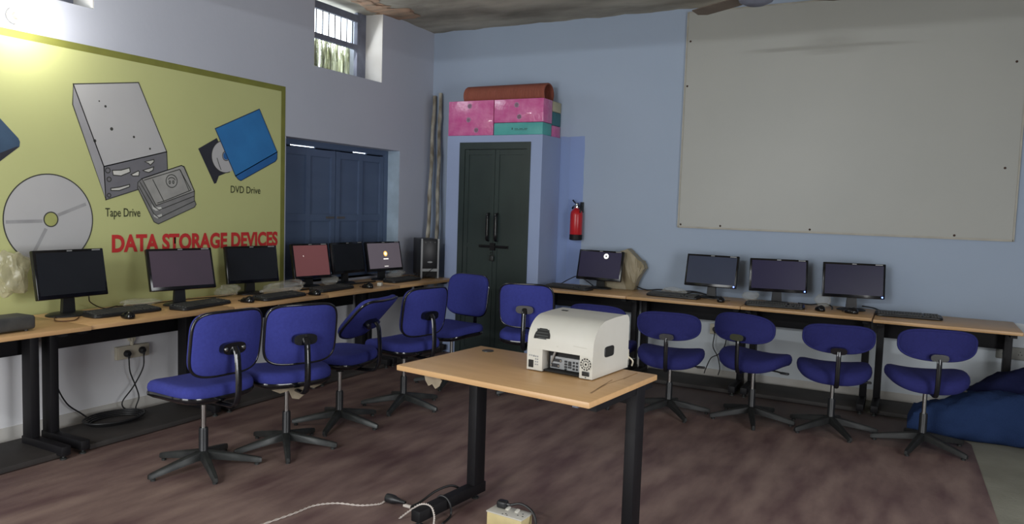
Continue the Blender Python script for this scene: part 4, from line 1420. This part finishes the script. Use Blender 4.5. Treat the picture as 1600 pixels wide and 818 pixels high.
def heap(name, label, prof, y0, y1, m, seed):
    """rolled bedding: height profile along x, rounded across y"""
    rnd = random.Random(seed)
    b = BM()
    n = 26
    rings = []
    N = len(prof)
    for i, (x, h, ya, yb) in enumerate(prof):
        ring = []
        for k in range(n):
            a = 2 * PI * k / n
            ca, sa = math.cos(a), math.sin(a)
            yy = (ya + yb) / 2 + (yb - ya) / 2 * math.copysign(abs(ca) ** .75, ca)
            zz = h / 2 + h / 2 * math.copysign(abs(sa) ** .6, sa)
            w = .010 * math.sin(5 * a + i * .9) + .006 * math.sin(11 * a - i * 1.7)
            ring.append((x, yy + w * ca, max(.004, zz + w * (1 if sa > 0 else 0))))
        rings.append(ring)
    add_rings(b, rings)
    return tag(obj(name, b, m, None, 60), label, 'blanket')


def interp(keys, n):
    out = []
    for i in range(n + 1):
        x = keys[0][0] + (keys[-1][0] - keys[0][0]) * i / n
        for a, c in zip(keys, keys[1:]):
            if a[0] <= x <= c[0] + 1e-9:
                t = (x - a[0]) / (c[0] - a[0])
                t = t * t * (3 - 2 * t) * .5 + t * .5
                out.append((x,) + tuple(a[j] + (c[j] - a[j]) * t for j in range(1, 4)))
                break
    return out


heap('folded_blanket', 'bright blue folded blanket heaped on the floor at the right photo edge',
     interp([(4.585, .10, -.90, -.68), (4.61, .18, -.93, -.66), (4.78, .245, -.93, -.66), (4.95, .325, -.92, -.66), (5.15, .345, -.90, -.66), (5.45, .345, -.90, -.64), (5.95, .33, -.88, -.64), (6.05, .2, -.86, -.66)], 44), 0, 0, M_blanket, 1)
heap('folded_blanket', 'dark navy folded blanket behind the bright blue one by the wall',
     interp([(4.80, .06, -.60, -.40), (4.86, .20, -.62, -.38), (5.0, .33, -.625, -.36), (5.14, .42, -.625, -.31), (5.3, .47, -.625, -.29), (5.6, .49, -.625, -.28), (6.0, .46, -.62, -.28), (6.1, .3, -.60, -.30)], 40), 0, 0, M_navy, 2)

# ---------------------------------------------------------------- wall lamp and ceiling fan
LX, LY, LZ = .13, -4.17, 2.445
lamp = thing('wall_lamp', 'lit bulb in a holder high on the left wall above the mural', 'lamp', (.0, LY, LZ))
b = BM(); add_lathe(b, [(.002, 0), (.045, 0), (.045, .010), (.022, .018), (.020, .050), (.002, .050)], n=20, axis='X'); obj('holder', b, M_white, lamp)
b = BM(); add_lathe(b, [(.002, .050), (.016, .050), (.020, .066), (.036, .090), (.046, .118), (.046, .140), (.036, .165), (.020, .180), (.002, .185)], n=24, axis='X')
obj('bulb', b, mat('glowing bulb', (255, 252, 244), .4, emit=40.0), lamp, 60)
pl = bpy.data.lights.new('lamp_light', 'POINT'); pl.energy = LAMP_POWER; pl.color = (1.0, .97, .92); pl.shadow_soft_size = .035
po = bpy.data.objects.new('lamp_light', pl); COL.objects.link(po); po.location = (.26, LY, LZ); 

fan = thing('ceiling_fan', 'grey brown ceiling fan above the white board, only blade tips in view', 'fan', (3.60, -1.78, 2.80))
b = BM(); add_lathe(b, [(.002, -.05), (.06, -.05), (.10, -.03), (.11, 0), (.10, .04), (.05, .07), (.018, .08), (.018, .10), (.002, .10)], n=28); obj('motor', b, M_wood_f, fan)
b = BM(); add_tube(b, [(0, 0, .08), (0, 0, ZC - 2.80)], .013, 10); obj('down_rod', b, M_wood_f, fan)
for a in (150, 30, 270):
    M = Matrix.Rotation(R(a), 4, 'Z') @ Matrix.Rotation(R(10), 4, 'X')
    b = BM(); add_prism(b, [(.09, -.03), (.16, -.055), (.46, -.062), (.515, -.03), (.50, .045), (.16, .050), (.09, .03)], -.003, .003, 'Z')
    bmesh.ops.transform(b, matrix=M, verts=b.verts)
    obj('blade', b, mat('dusty fan blade', (108, 96, 84), .7), fan, smooth=0)
